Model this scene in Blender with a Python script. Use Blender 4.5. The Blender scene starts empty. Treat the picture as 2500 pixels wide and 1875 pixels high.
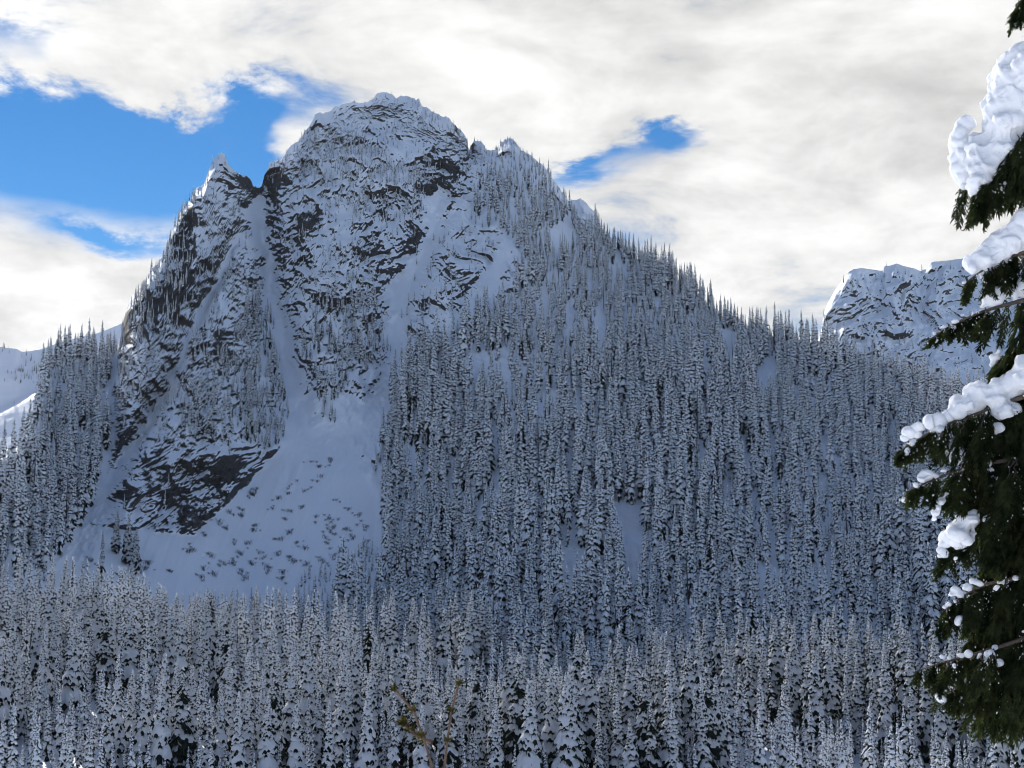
import bpy, math, random
import numpy as np
from mathutils import Vector

random.seed(7)
RNG = np.random.default_rng(11)
R = math.radians
scene = bpy.context.scene
COL = scene.collection

# ------------------------------------------------------------------ camera
HFOV, PITCH = 40.0, 7.5
F = 1250.0 / math.tan(R(HFOV / 2))                # focal length in photo pixels (2500 wide)
CX, CY = 1250.0, 937.5
cd = bpy.data.cameras.new('camera')
cd.sensor_width = 36.0
cd.lens = 18.0 / math.tan(R(HFOV / 2))
cd.clip_start, cd.clip_end = 0.1, 60000
cam = bpy.data.objects.new('camera', cd)
COL.objects.link(cam)
cam.location = (0, 0, 0)
cam.rotation_euler = (R(90 + PITCH), 0, 0)
scene.camera = cam
cd.dof.use_dof = True
cd.dof.focus_distance = 600.0
cd.dof.aperture_fstop = 11.0

# ------------------------------------------------------------------ sun, sky, exposure
SUN_AZ, SUN_EL = -25.0, 27.0                      # degrees from the view direction (left negative)
S = Vector((math.sin(R(SUN_AZ)) * math.cos(R(SUN_EL)), math.cos(R(SUN_AZ)) * math.cos(R(SUN_EL)), math.sin(R(SUN_EL))))
sl = bpy.data.lights.new('sun', 'SUN')
sl.energy, sl.angle, sl.color = 5.0, R(0.55), (1.0, 0.95, 0.88)
sun = bpy.data.objects.new('sun', sl)
COL.objects.link(sun)
sun.rotation_euler = S.to_track_quat('Z', 'Y').to_euler()
sun.location = S * 3000

vs = scene.view_settings
vs.view_transform, vs.look, vs.exposure, vs.gamma = 'Standard', 'None', 0.56, 1.0
vs.use_curve_mapping = False
scene.cycles.use_denoising = True
scene.cycles.denoiser = 'OPENIMAGEDENOISE'
scene.cycles.denoising_input_passes = 'RGB_ALBEDO_NORMAL'
scene.cycles.denoising_prefilter = 'ACCURATE'
scene.cycles.use_adaptive_sampling = True
scene.cycles.adaptive_threshold = 0.03
scene.cycles.filter_width = 0.95
scene.cycles.max_bounces = 4
scene.cycles.diffuse_bounces = 2
scene.cycles.transmission_bounces = 2
scene.cycles.transparent_max_bounces = 4
scene.cycles.sample_clamp_indirect = 4.0


def px_dir(u, v):
    """photo pixel -> unit-forward direction (x right, y forward, z up)"""
    x = (np.asarray(u, float) - CX) / F
    y = -(np.asarray(v, float) - CY) / F
    p = R(PITCH)
    return x, math.cos(p) - y * math.sin(p), math.sin(p) + y * math.cos(p)


def px_azel(u, v):
    x, y, z = px_dir(u, v)
    return np.arctan2(x, y), np.arctan2(z, np.hypot(x, y))


def to_px(X, Y, Z):
    p = R(PITCH)
    d = Y * math.cos(p) + Z * math.sin(p)
    h = -Y * math.sin(p) + Z * math.cos(p)
    return CX + F * X / d, CY - F * h / d


def at(u, v, dist):
    x, y, z = px_dir(u, v)
    h = math.hypot(float(x), float(y))
    return Vector((float(x) / h * dist, float(y) / h * dist, float(z) / h * dist))


# -------- world: Nishita sky with a broken cloud layer, as a function of direction
world = bpy.data.worlds.new('World')
scene.world = world
world.use_nodes = True
world.cycles.sampling_method = 'MANUAL'
world.cycles.sample_map_resolution = 512
nt = world.node_tree
nt.nodes.clear()


class NB:
    """tiny helper: arithmetic on node sockets"""
    def __init__(s, tree): s.t = tree
    def n(s, kind, **kw):
        nd = s.t.nodes.new(kind)
        for k, v in kw.items(): setattr(nd, k, v)
        return nd
    def put(s, sock, val):
        if hasattr(val, 'is_linked') or hasattr(val, 'links'): s.t.links.new(val, sock)
        else: sock.default_value = val
    def m(s, op, a, b=None, c=None, clamp=False):
        nd = s.n('ShaderNodeMath', operation=op, use_clamp=clamp)
        for i, q in enumerate((a, b, c)):
            if q is not None: s.put(nd.inputs[i], q)
        return nd.outputs[0]
    def add(s, a, b): return s.m('ADD', a, b)
    def sub(s, a, b): return s.m('SUBTRACT', a, b)
    def mul(s, a, b): return s.m('MULTIPLY', a, b)
    def smooth(s, v, lo, hi):
        nd = s.n('ShaderNodeMapRange', interpolation_type='SMOOTHSTEP')
        s.put(nd.inputs[0], v); nd.inputs[1].default_value = lo; nd.inputs[2].default_value = hi
        return nd.outputs[0]
    def mixc(s, f, a, b, blend='MIX'):
        nd = s.n('ShaderNodeMix', data_type='RGBA', blend_type=blend)
        s.put(nd.inputs[0], f); s.put(nd.inputs[6], a); s.put(nd.inputs[7], b)
        return nd.outputs[2]
    def noise(s, vec, scale, detail=6, rough=.5, dist=0.0):
        nd = s.n('ShaderNodeTexNoise')
        s.t.links.new(vec, nd.inputs['Vector'])
        nd.inputs['Scale'].default_value = scale; nd.inputs['Detail'].default_value = detail
        nd.inputs['Roughness'].default_value = rough; nd.inputs['Distortion'].default_value = dist
        return nd.outputs[0]


w = NB(nt)
sky = w.n('ShaderNodeTexSky', sky_type='NISHITA', sun_disc=False)
sky.sun_elevation = R(SUN_EL)
sky.sun_rotation = R(SUN_AZ)
sky.altitude = 1200
sky.air_density, sky.dust_density, sky.ozone_density = 1.0, 0.0, 4.5
hs = w.n('ShaderNodeHueSaturation')
hs.inputs['Saturation'].default_value = 1.22
hs.inputs['Value'].default_value = 1.0
nt.links.new(sky.outputs[0], hs.inputs['Color'])
SKY_K = 0.070
skyc = w.mixc(1.0, hs.outputs[0], (SKY_K, SKY_K, SKY_K, 1), 'MULTIPLY')

tc = w.n('ShaderNodeTexCoord')
sep = w.n('ShaderNodeSeparateXYZ')
nt.links.new(tc.outputs['Generated'], sep.inputs[0])
dx, dy, dz = sep.outputs
az = w.m('ARCTAN2', dx, dy)
el = w.m('ARCSINE', dz)
# cloud sheet coordinates: stretched bands that grow finer towards the horizon
zz = w.m('MAXIMUM', w.add(dz, 0.30), 0.08)
cvec = w.n('ShaderNodeCombineXYZ')
nt.links.new(w.m('DIVIDE', dx, zz), cvec.inputs[0])
nt.links.new(w.m('DIVIDE', dy, zz), cvec.inputs[1])
nt.links.new(w.mul(dz, 2.0), cvec.inputs[2])
cv = cvec.outputs[0]
n1 = w.noise(cv, 4.4, 9, .63, .25)
n4 = w.noise(cv, 5.6, 4, .55, .2)
azw = w.add(az, w.mul(w.sub(n4, .5), .11))
elw = w.add(el, w.mul(w.sub(n1, .5), .10))


def blob(u, v, ru, rv, rot, amp):
    a0, e0 = px_azel(u, v)
    c, s_ = math.cos(R(rot)), math.sin(R(rot))
    a = w.sub(azw, float(a0)); e = w.sub(elw, float(e0))
    p = w.mul(w.add(w.mul(a, c), w.mul(e, s_)), F / ru)
    q = w.mul(w.sub(w.mul(e, c), w.mul(a, s_)), F / rv)
    d = w.add(w.mul(p, p), w.mul(q, q))
    return w.mul(w.m('EXPONENT', w.mul(d, -1.0)), amp)


# gaps (negative) and banks (positive) of the cloud sheet
terms = [blob(30, 335, 330, 140, 0, -1.7), blob(430, 415, 270, 105, -4, -1.5), blob(620, 285, 110, 75, 0, -1.2),
         blob(20, 75, 170, 60, 10, -1.0), blob(235, 575, 130, 40, -4, -1.2), blob(1625, 355, 115, 40, 14, -1.35),
         blob(1380, 420, 110, 36, 12, -1.1),
         blob(365, 225, 95, 105, 20, 1.15), blob(80, 130, 230, 50, -6, .6), blob(430, 130, 280, 60, -10, .4), blob(60, 760, 480, 150, 0, .5),
         blob(2000, 250, 700, 260, 0, .65), blob(1050, 130, 380, 120, 0, .4), blob(690, 345, 55, 60, 30, .6)]
bias = terms[0]
for t_ in terms[1:]: bias = w.add(bias, t_)
dens = w.add(w.mul(w.sub(n1, .5), 3.4), w.add(w.mul(w.sub(n4, .5), .8), w.add(bias, .88)))
# away from the low bank in front the sheet breaks up towards the zenith and behind the camera
ahead = w.smooth(dy, -.1, .75)
low = w.sub(1.0, w.smooth(el, R(24), R(50)))
dens = w.sub(dens, w.mul(w.sub(1.0, w.mul(ahead, low)), .87))
cov = w.smooth(dens, -0.15, 0.88)
dotp = w.n('ShaderNodeVectorMath', operation='DOT_PRODUCT')
nt.links.new(tc.outputs['Generated'], dotp.inputs[0]); dotp.inputs[1].default_value = S
near_sun = w.smooth(dotp.outputs['Value'], .72, .99)
shade = w.smooth(w.add(w.mul(n4, .4), w.mul(n1, .6)), .32, .66)
lowb = w.sub(1.0, w.smooth(el, R(5), R(18)))
bri = w.add(w.add(.40, w.mul(shade, .30)), w.add(w.mul(near_sun, .06), w.mul(lowb, .05)))
cc = w.n('ShaderNodeCombineColor')
nt.links.new(w.mul(bri, 1.0), cc.inputs[0]); nt.links.new(w.mul(bri, .995), cc.inputs[1]); nt.links.new(w.mul(bri, .985), cc.inputs[2])
final = w.mixc(cov, skyc, cc.outputs[0])
bg = w.n('ShaderNodeBackground'); nt.links.new(final, bg.inputs[0]); bg.inputs[1].default_value = 1.0
wo = w.n('ShaderNodeOutputWorld'); nt.links.new(bg.outputs[0], wo.inputs[0])


HAZE = 0.00001
# ------------------------------------------------------------------ materials
def new_mat(name):
    m = bpy.data.materials.new(name); m.use_nodes = True; m.node_tree.nodes.clear()
    return m, NB(m.node_tree)


def out(b, shader):
    o = b.n('ShaderNodeOutputMaterial'); b.t.links.new(shader, o.inputs[0])


def m_terrain(scale=1.0):
    m, b = new_mat('snow_and_rock')
    at_ = b.n('ShaderNodeAttribute', attribute_name='rock')
    co = b.n('ShaderNodeNewGeometry').outputs['Position']
    na = b.noise(co, .42 * scale, 8, .66, .5)
    nb_ = b.noise(co, .055 * scale, 5, .6)
    f = b.smooth(b.add(at_.outputs['Fac'], b.add(b.mul(b.sub(na, .5), 1.9), b.mul(b.sub(b.noise(co, 1.6 * scale, 3, .6), .5), .8))), .45, .55)
    rockc = b.mixc(b.smooth(nb_, .4, .62), (.020, .020, .022, 1), (.042, .036, .035, 1))
    rockc = b.mixc(b.smooth(b.noise(co, 1.1, 4, .6), .35, .75), rockc, (.075, .072, .076, 1))
    snowc = b.mixc(b.smooth(b.noise(co, .02, 4, .5), .3, .7), (.84, .885, .97, 1), (.88, .915, .98, 1))
    col = b.mixc(f, snowc, rockc)
    p = b.n('ShaderNodeBsdfPrincipled')
    b.t.links.new(col, p.inputs['Base Color'])
    p.inputs['Roughness'].default_value = .75
    p.inputs['Specular IOR Level'].default_value = .15
    bp = b.n('ShaderNodeBump'); bp.inputs['Strength'].default_value = .5; bp.inputs['Distance'].default_value = 1.0
    b.t.links.new(b.add(b.mul(na, 1.0), b.mul(b.noise(co, .09, 4, .5), 1.2)), bp.inputs['Height'])
    b.t.links.new(bp.outputs[0], p.inputs['Normal'])
    out(b, p.outputs[0])
    return m


def m_snow(name, translucent=.22, bump=.0, bs=6.0):
    m, b = new_mat(name)
    d = b.n('ShaderNodeBsdfDiffuse'); d.inputs[0].default_value = (.92, .94, .985, 1); d.inputs[1].default_value = .4
    t = b.n('ShaderNodeBsdfTranslucent'); t.inputs[0].default_value = (.90, .92, .96, 1)
    mx = b.n('ShaderNodeMixShader'); mx.inputs[0].default_value = translucent
    b.t.links.new(d.outputs[0], mx.inputs[1]); b.t.links.new(t.outputs[0], mx.inputs[2])
    if bump:
        co = b.n('ShaderNodeTexCoord').outputs['Object']
        bp = b.n('ShaderNodeBump'); bp.inputs['Strength'].default_value = bump; bp.inputs['Distance'].default_value = .05
        b.t.links.new(b.noise(co, bs, 6, .6), bp.inputs['Height'])
        b.t.links.new(bp.outputs[0], d.inputs['Normal'])
    out(b, mx.outputs[0])
    return m


def m_needles(name, c1, c2, trans=.2, nscale=.6):
    m, b = new_mat(name)
    co = b.n('ShaderNodeTexCoord').outputs['Object']
    col = b.mixc(b.smooth(b.noise(co, nscale, 4, .6), .3, .7), c1, c2)
    d = b.n('ShaderNodeBsdfDiffuse'); b.t.links.new(col, d.inputs[0])
    t = b.n('ShaderNodeBsdfTranslucent')
    b.t.links.new(b.mixc(1.0, col, (1.4, 1.5, .85, 1), 'MULTIPLY'), t.inputs[0])
    mx = b.n('ShaderNodeMixShader'); mx.inputs[0].default_value = trans
    b.t.links.new(d.outputs[0], mx.inputs[1]); b.t.links.new(t.outputs[0], mx.inputs[2])
    out(b, mx.outputs[0])
    return m


def m_bark(name, c1, c2, sc=3.0):
    m, b = new_mat(name)
    co = b.n('ShaderNodeTexCoord').outputs['Object']
    p = b.n('ShaderNodeBsdfPrincipled')
    nz = b.noise(co, sc, 6, .65, .5)
    b.t.links.new(b.mixc(b.smooth(nz, .3, .7), c1, c2), p.inputs['Base Color'])
    p.inputs['Roughness'].default_value = .85
    bp = b.n('ShaderNodeBump'); bp.inputs['Strength'].default_value = .6; bp.inputs['Distance'].default_value = .02
    b.t.links.new(nz, bp.inputs['Height']); b.t.links.new(bp.outputs[0], p.inputs['Normal'])
    out(b, p.outputs[0])
    return m


M_TERR = m_terrain()
M_FAR = m_terrain(.6)
M_TSNOW = m_snow('branch_snow', .12)
M_NSNOW = m_snow('valley_branch_snow', .46)  # more translucent copy of the branch snow, to brighten the sunlit valley trees
M_CSNOW = m_snow('bough_snow', .16, .55, 9.0)
M_NEEDLE = m_needles('conifer_needles', (.008, .012, .011, 1), (.020, .026, .020, 1), .12, .3)
M_CEDAR = m_needles('bough_needles', (.013, .020, .011, 1), (.058, .070, .034, 1), .40, 4.5)
M_BARK = m_bark('conifer_bark', (.035, .028, .024, 1), (.075, .062, .055, 1), 1.0)
M_BARK2 = m_bark('bough_bark', (.050, .036, .028, 1), (.14, .11, .085, 1), 14.0)
M_TWIG = m_bark('reddish_twig_bark', (.075, .046, .032, 1), (.16, .10, .068, 1), 20.0)
M_SHRUB = m_bark('leafless_shrub_bark', (.030, .027, .030, 1), (.07, .058, .055, 1), 2.0)
M_PINE = m_needles('sapling_needles', (.030, .030, .010, 1), (.075, .062, .024, 1), .25, 9.0)


# ------------------------------------------------------------------ helpers
def mesh_np(name, V, Fc, mats, midx=None, smooth=True):
    """V (n,3), Fc (k,4) or (k,3) or list of such"""
    V = np.asarray(V, np.float32)
    fl = Fc if isinstance(Fc, list) else [Fc]
    loops = np.concatenate([np.asarray(f, np.int32).ravel() for f in fl if len(f)])
    sizes = np.concatenate([np.full(len(f), np.asarray(f).shape[1], np.int32) for f in fl if len(f)])
    me = bpy.data.meshes.new(name)
    me.vertices.add(len(V)); me.vertices.foreach_set('co', V.ravel())
    me.loops.add(len(loops)); me.loops.foreach_set('vertex_index', loops)
    me.polygons.add(len(sizes))
    st = np.zeros(len(sizes), np.int32); st[1:] = np.cumsum(sizes)[:-1]
    me.polygons.foreach_set('loop_start', st)
    if midx is not None: me.polygons.foreach_set('material_index', np.asarray(midx, np.int32))
    me.polygons.foreach_set('use_smooth', np.full(len(sizes), smooth))
    for m in mats: me.materials.append(m)
    me.update(calc_edges=True)
    me.validate()
    return me


def link(name, me, parent=None, loc=None):
    o = bpy.data.objects.new(name, me); COL.objects.link(o)
    if parent: o.parent = parent
    if loc is not None: o.location = loc
    return o


def tag(o, label=None, cat=None, group=None, kind=None):
    if label: o['label'] = label
    if cat: o['category'] = cat
    if group: o['group'] = group
    if kind: o['kind'] = kind
    return o


TAB = RNG.random((256, 256)).astype(np.float32)


def vn(x, y, seed=0):
    x = np.asarray(x, np.float64) + seed * 37.7; y = np.asarray(y, np.float64) + seed * 91.3
    xi = np.floor(x).astype(np.int64); yi = np.floor(y).astype(np.int64)
    fx = x - xi; fy = y - yi
    fx = fx * fx * fx * (fx * (fx * 6 - 15) + 10); fy = fy * fy * fy * (fy * (fy * 6 - 15) + 10)
    x0 = xi & 255; x1 = (xi + 1) & 255; y0 = yi & 255; y1 = (yi + 1) & 255
    return (TAB[x0, y0] * (1 - fx) + TAB[x1, y0] * fx) * (1 - fy) + (TAB[x0, y1] * (1 - fx) + TAB[x1, y1] * fx) * fy


def fbm(x, y, octv=5, seed=0, gain=.5):
    s = 0; a = 1; t = 0
    for i in range(octv):
        s = s + a * vn(x, y, seed + i * 3); t += a
        a *= gain; x, y = x * 2.03 + y * .21, y * 2.03 - x * .21
    return s / t


def ridged(x, y, octv=5, seed=0, gain=.55):
    s = 0; a = 1; t = 0
    for i in range(octv):
        s = s + a * (1 - np.abs(2 * vn(x, y, seed + i * 5) - 1)); t += a
        a *= gain; x, y = x * 2.07 + y * .3, y * 2.07 - x * .3
    return s / t


def sstep(v, a, b):
    t = np.clip((v - a) / (b - a), 0, 1)
    return t * t * (3 - 2 * t)


def inpoly(u, v, poly):
    c = np.zeros(np.shape(u), bool)
    n = len(poly)
    for i in range(n):
        x0, y0 = poly[i]; x1, y1 = poly[(i + 1) % n]
        if y0 == y1: continue
        cond = ((y0 > v) != (y1 > v)) & (u < (x1 - x0) * (v - y0) / (y1 - y0) + x0)
        c ^= cond
    return c


def linedist(u, v, pts):
    """distance to a polyline and the parameter 0..1 along it"""
    best = np.full(np.shape(u), 1e9); par = np.zeros(np.shape(u)); n = len(pts) - 1
    for i in range(n):
        ax, ay = pts[i]; bx, by = pts[i + 1]
        L = (bx - ax) ** 2 + (by - ay) ** 2
        t = np.clip(((u - ax) * (bx - ax) + (v - ay) * (by - ay)) / L, 0, 1)
        d = np.hypot(u - ax - t * (bx - ax), v - ay - t * (by - ay))
        k = d < best
        best = np.where(k, d, best); par = np.where(k, (i + t) / n, par)
    return best, par


def blobs(u, v, lst):
    s = np.zeros(np.shape(u))
    for (cu, cv_, ru, rv, a) in lst:
        s += a * np.exp(-(((u - cu) / ru) ** 2 + ((v - cv_) / rv) ** 2))
    return s


# ------------------------------------------------------------------ valley ground (heightfield in metres)
def ground_z(x, y):
    r = np.hypot(x, y)
    z = np.interp(r, [0, 4, 30, 160, 200, 430, 700, 800, 1100, 9000], [-1.7, -2.4, -16, -58, -65, -65, -40, -31, -20, -20])
    a = np.arctan2(x, y)
    z = z + 15 * np.exp(-((x + 265) / 150) ** 2 - ((y - 640) / 170) ** 2)
    z = z + (fbm(x / 60, y / 60, 4, 3) - .5) * 6 * sstep(r, 20, 300)
    back = sstep(-np.cos(a), .2, .9)
    z = np.where(r < 4000, z + back * np.interp(r, [0, 60, 400, 4000], [0, 0, 55, 300]), z + back * 300)
    return z


rr = np.concatenate([np.linspace(.5, 60, 30), np.linspace(66, 900, 150), np.geomspace(930, 7000, 40)])
aa = np.concatenate([np.linspace(-math.pi, -.6, 90)[:-1], np.linspace(-.6, .6, 260), np.linspace(.6, math.pi, 90)[1:-1]])
A_, R_ = np.meshgrid(aa, rr)
X = R_ * np.sin(A_); Y = R_ * np.cos(A_); Z = ground_z(X, Y)
Z = Z - 60 * sstep(R_, 820, 1000) * (np.abs(A_) < .75)      # slips under the foot of the mountain
nr, nc = X.shape
idx = np.arange(nr * nc).reshape(nr, nc)
idn = np.roll(idx, -1, axis=1)
Fq = np.stack([idx[:-1], idn[:-1], idn[1:], idx[1:]], -1).reshape(-1, 4)
Fq = Fq[:, ::-1]
V = np.stack([X, Y, Z], -1).reshape(-1, 3)
V = np.vstack([V, [[0, 0, -1.7]]])
cen = len(V) - 1
tri = np.stack([np.full(nc, cen), idx[0], np.roll(idx[0], -1)], -1)[:, ::-1]
me = mesh_np('ground', V, [Fq, tri], [M_TERR])
g = link('ground', me); tag(g, 'snow covered valley floor below the mountain', 'ground', kind='structure')

# ------------------------------------------------------------------ the mountain
CREST = [(-1500, 1370), (-900, 1340), (-450, 1270), (-180, 1175), (-80, 1140), (0, 1110), (40, 1088), (72, 1040), (92, 960), (112, 885), (160, 862), (220, 858),
         (262, 872), (283, 850), (291, 838), (300, 790), (310, 750), (321, 723), (350, 698), (371, 656), (405, 618), (411, 592), (422, 559),
         (443, 512), (464, 487), (477, 462), (498, 449), (511, 411), (523, 394), (532, 377), (540, 374), (549, 379), (557, 398),
         (572, 419), (591, 428), (610, 434), (617, 453), (629, 457), (639, 453), (646, 428), (658, 398), (692, 387), (701, 370),
         (706, 358), (727, 346), (744, 322), (765, 291), (771, 274), (803, 275), (815, 261), (849, 251), (866, 248), (874, 253),
         (908, 244), (917, 232), (938, 224), (950, 226), (959, 234), (971, 238), (978, 235), (997, 234), (1009, 240), (1022, 242),
         (1031, 259), (1052, 270), (1077, 282), (1096, 287), (1106, 303), (1128, 320), (1140, 337), (1144, 369), (1149, 358),
         (1157, 344), (1170, 342), (1180, 350), (1187, 367), (1208, 365), (1225, 346), (1242, 336), (1254, 341), (1267, 362),
         (1284, 373), (1301, 382), (1313, 394), (1334, 411), (1347, 436), (1364, 457), (1389, 491), (1396, 487), (1423, 485),
         (1436, 502), (1450, 517), (1456, 551), (1474, 580), (1517, 612), (1553, 633), (1607, 652), (1662, 690), (1716, 732),
         (1756, 775), (1806, 803), (1864, 818), (1951, 830), (2005, 850), (2100, 888), (2171, 908), (2292, 944), (2400, 975),
         (2500, 1005), (2800, 1080), (3400, 1130), (4200, 1150)]
ca, ce = px_azel(*np.array(CREST, float).T)
RC = np.array([(-1500, 760), (-300, 850), (0, 900), (60, 960), (95, 1060), (120, 1150), (274, 1230), (310, 1190), (420, 1260), (540, 1330),
               (632, 1420), (700, 1420), (940, 1500), (1140, 1480), (1240, 1440), (1425, 1400), (1735, 1300), (2000, 1230),
               (2400, 1120), (2800, 1030), (4200, 900)], float)
RF = np.array([(-1500, 600), (-300, 700), (0, 730), (300, 770), (700, 800), (1000, 760), (1500, 680), (2000, 620), (2500, 590), (4200, 560)], float)
fa = lambda us: px_azel(us, np.full(len(us), 1300.0))[0]
NC, NR = 1000, 640
acol = np.concatenate([np.linspace(R(-40), R(-21.5), 90)[:-1], np.linspace(R(-21.5), R(21.5), NC - 150), np.linspace(R(21.5), R(42), 62)[1:]])
NCOL = len(acol)
el_c = np.interp(acol, ca, ce)
r_c = np.interp(acol, fa(RC[:, 0]), RC[:, 1])
r_f = np.interp(acol, fa(RF[:, 0]), RF[:, 1])
# a smooth distance field, a jagged skyline
k_ = np.hanning(31); k_ /= k_.sum()
r_c = np.convolve(np.pad(r_c, 15, 'edge'), k_, 'valid')
k2 = np.hanning(75); k2 /= k2.sum()
el_s = np.convolve(np.pad(el_c, 37, 'edge'), k2, 'valid')
z_c = r_c * np.tan(el_s)
x_f, y_f = r_f * np.sin(acol), r_f * np.cos(acol)
z_f = ground_z(x_f, y_f) - 3.0
ucol = CX + F * np.tan(acol)                   # rough pixel column, only used for the slope profile
qcol = np.interp(ucol, [0, 250, 330, 950, 1150, 1500, 3000], [1.15, 1.2, 1.45, 1.5, 1.3, 1.12, 1.1])
ss = np.linspace(0, 1.35, 540)
trow = np.linspace(0, 1, NR)
wmin = 34
el_low = np.array([el_c[max(0, j - wmin):j + wmin + 1].min() for j in range(NCOL)])
el_low = np.convolve(np.pad(el_low, 37, 'edge'), k2, 'valid') - .004
el_low = np.minimum(el_low, el_c - .006)
TB = .84
GR = np.zeros((NR, NCOL)); GE = np.zeros((NR, NCOL))
for j in range(NCOL):
    rs = r_f[j] + (r_c[j] - r_f[j]) * ss
    zs = z_f[j] + (z_c[j] - z_f[j]) * ss ** qcol[j]
    es = np.maximum.accumulate(np.arctan2(zs, rs) + ss * 1e-6)
    e = np.where(trow < TB, es[0] + (el_low[j] - es[0]) * trow / TB, el_low[j] + (el_c[j] - el_low[j]) * (trow - TB) / (1 - TB))
    GE[:, j] = e; GR[:, j] = np.interp(e, es, rs)
GA = np.broadcast_to(acol, GR.shape)


def cart(a, r, e):
    return r * np.sin(a), r * np.cos(a), r * np.tan(e)


X, Y, Z = cart(GA, GR, GE)
U, Vv = to_px(X, Y, Z)

# features seen on the face, in photo pixels, all of them relief of this surface
G1 = [(633, 455), (628, 530), (650, 633), (667, 723), (690, 814), (706, 904), (723, 995), (760, 1060)]
G2 = [(585, 555), (565, 600), (506, 736), (464, 824), (419, 939), (340, 1060), (297, 1129), (240, 1220), (170, 1340)]
G3 = [(1075, 440), (1064, 487), (1060, 538), (1047, 601), (1020, 664), (975, 725), (965, 791), (968, 875), (930, 980), (880, 1060)]
G4 = [(1262, 560), (1235, 610), (1199, 690), (1150, 760), (1110, 830)]
GLEFT = [(290, 860), (262, 960), (270, 1080), (235, 1200), (180, 1320)]
FAN = [(905, 985), (860, 1090), (930, 1210), (935, 1480), (250, 1500), (130, 1400), (215, 1280), (330, 1290), (480, 1300), (600, 1180), (690, 1080), (720, 990), (760, 950), (840, 960)]
fan = inpoly(U, Vv, FAN).astype(float)


def soften(m, k):
    ker = np.hanning(2 * k + 3)[1:-1]; ker /= ker.sum()
    m = np.apply_along_axis(lambda q: np.convolve(np.pad(q, k, 'edge'), ker, 'valid'), 0, m)
    return np.apply_along_axis(lambda q: np.convolve(np.pad(q, k, 'edge'), ker, 'valid'), 1, m)


fan = soften(fan, 7)
wu = (fbm(U / 40, Vv / 40, 5, 21, .6) - .5) * 44
wv = (fbm(U / 40, Vv / 40, 5, 27, .6) - .5) * 40
D = np.zeros_like(GR); chute = np.zeros_like(GR)
for pts, w0, w1, dep in ((G1, 16, 26, 38), (G2, 10, 22, 26), (G3, 18, 36, 32), (G4, 12, 30, 12), (GLEFT, 12, 24, 16)):
    d, p = linedist(U + wu, Vv + wv, pts)
    wd = w0 + (w1 - w0) * p
    fade = np.sin(np.pi * np.clip(p, .04, .96)) ** .35
    D += dep * np.exp(-(d / (wd * 2.0)) ** 2) * fade
    chute = np.maximum(chute, np.exp(-(d / (wd * 1.05)) ** 2.2) * sstep(p, 0, .04))
# buttresses
D -= blobs(U, Vv, [(400, 800, 110, 160, 26), (520, 980, 110, 190, 34), (520, 560, 60, 140, 18), (790, 820, 70, 150, 26), (800, 600, 100, 120, 18), (940, 400, 160, 90, 16),
                   (1110, 640, 50, 110, 22), (1250, 430, 90, 60, 12), (1700, 900, 130, 160, 10), (1000, 1040, 80, 120, 14)])
ROCKS = [(375, 770, 95, 90, 1), (470, 690, 70, 75, .9), (440, 620, 45, 60, .6), (455, 540, 30, 60, .7), (600, 455, 28, 45, .8), (530, 470, 40, 60, .45), (560, 600, 40, 60, .4), (680, 440, 40, 55, 1),
         (660, 500, 18, 60, .8), (752, 542, 42, 34, 1.3), (905, 592, 45, 55, 1.1), (932, 505, 18, 26, 1.2), (900, 335, 90, 26, .8), (1085, 386, 55, 40, 1.1), (1060, 455, 45, 20, 1.3), (1120, 330, 26, 45, .9),
         (1010, 575, 35, 45, .7), (1100, 450, 40, 50, .7), (1120, 680, 60, 70, .55), (1030, 745, 14, 24, 1), (800, 738, 50, 24, .9), (540, 860, 62, 45, 1.1), (510, 800, 40, 50, .4),
         (360, 1085, 60, 36, 1.1), (280, 1090, 40, 42, .9), (390, 1190, 80, 55, 1.25), (530, 1125, 90, 45, .9), (570, 1185, 85, 50, .9), (350, 1255, 42, 20, 1.1), (470, 1265, 65, 38, 1.0), (300, 1212, 60, 16, .9),
         (1000, 245, 30, 14, .6), (740, 660, 60, 60, .3), (700, 600, 40, 70, .45), (960, 650, 50, 50, .35), (1155, 360, 16, 24, .8), (1425, 520, 20, 24, .5), (960, 270, 60, 20, .5), (440, 880, 40, 40, .4),
         (330, 960, 40, 16, .7), (1045, 820, 30, 40, .4), (1340, 800, 20, 30, .5), (925, 1180, 24, 16, .7), (1395, 1330, 24, 8, 1)]
# forest mask (also used to plant the trees)
P_RIGHT = [(1245, 370), (1190, 385), (1165, 430), (1145, 545), (1230, 560), (1290, 640), (1240, 730), (1190, 770), (1100, 830), (1020, 890), (965, 935), (950, 1040),
           (915, 1130), (905, 1180), (930, 1220), (936, 1400), (820, 1500), (760, 1600), (2700, 1700), (4200, 1600), (4200, 1050), (2500, 985), (2100, 870), (1951, 815), (1806, 785),
           (1716, 715), (1600, 635), (1470, 560), (1455, 530), (1440, 570), (1370, 500), (1330, 420)]
P_LEFT = [(-1200, 1250), (-300, 1180), (0, 1095), (60, 1035), (92, 945), (115, 865), (280, 845), (272, 910), (245, 1010), (262, 1090), (240, 1180), (205, 1285), (150, 1360), (60, 1420), (-1200, 1500)]
P_RIB = [(600, 720), (665, 770), (705, 900), (712, 1000), (690, 1080), (610, 1105), (490, 1085), (440, 1050), (450, 980), (490, 900), (570, 870)]
P_CEN = [(745, 780), (810, 725), (935, 735), (948, 830), (935, 900), (870, 900), (830, 955), (818, 1040), (780, 1030), (757, 930), (735, 880)]
P_SUM = [(780, 310), (860, 340), (960, 400), (1030, 430), (1045, 510), (1010, 545), (870, 545), (790, 480), (740, 400)]
P_YOUNG = [(740, 1400), (860, 1370), (880, 1330), (935, 1350), (945, 1520), (700, 1520)]
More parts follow.
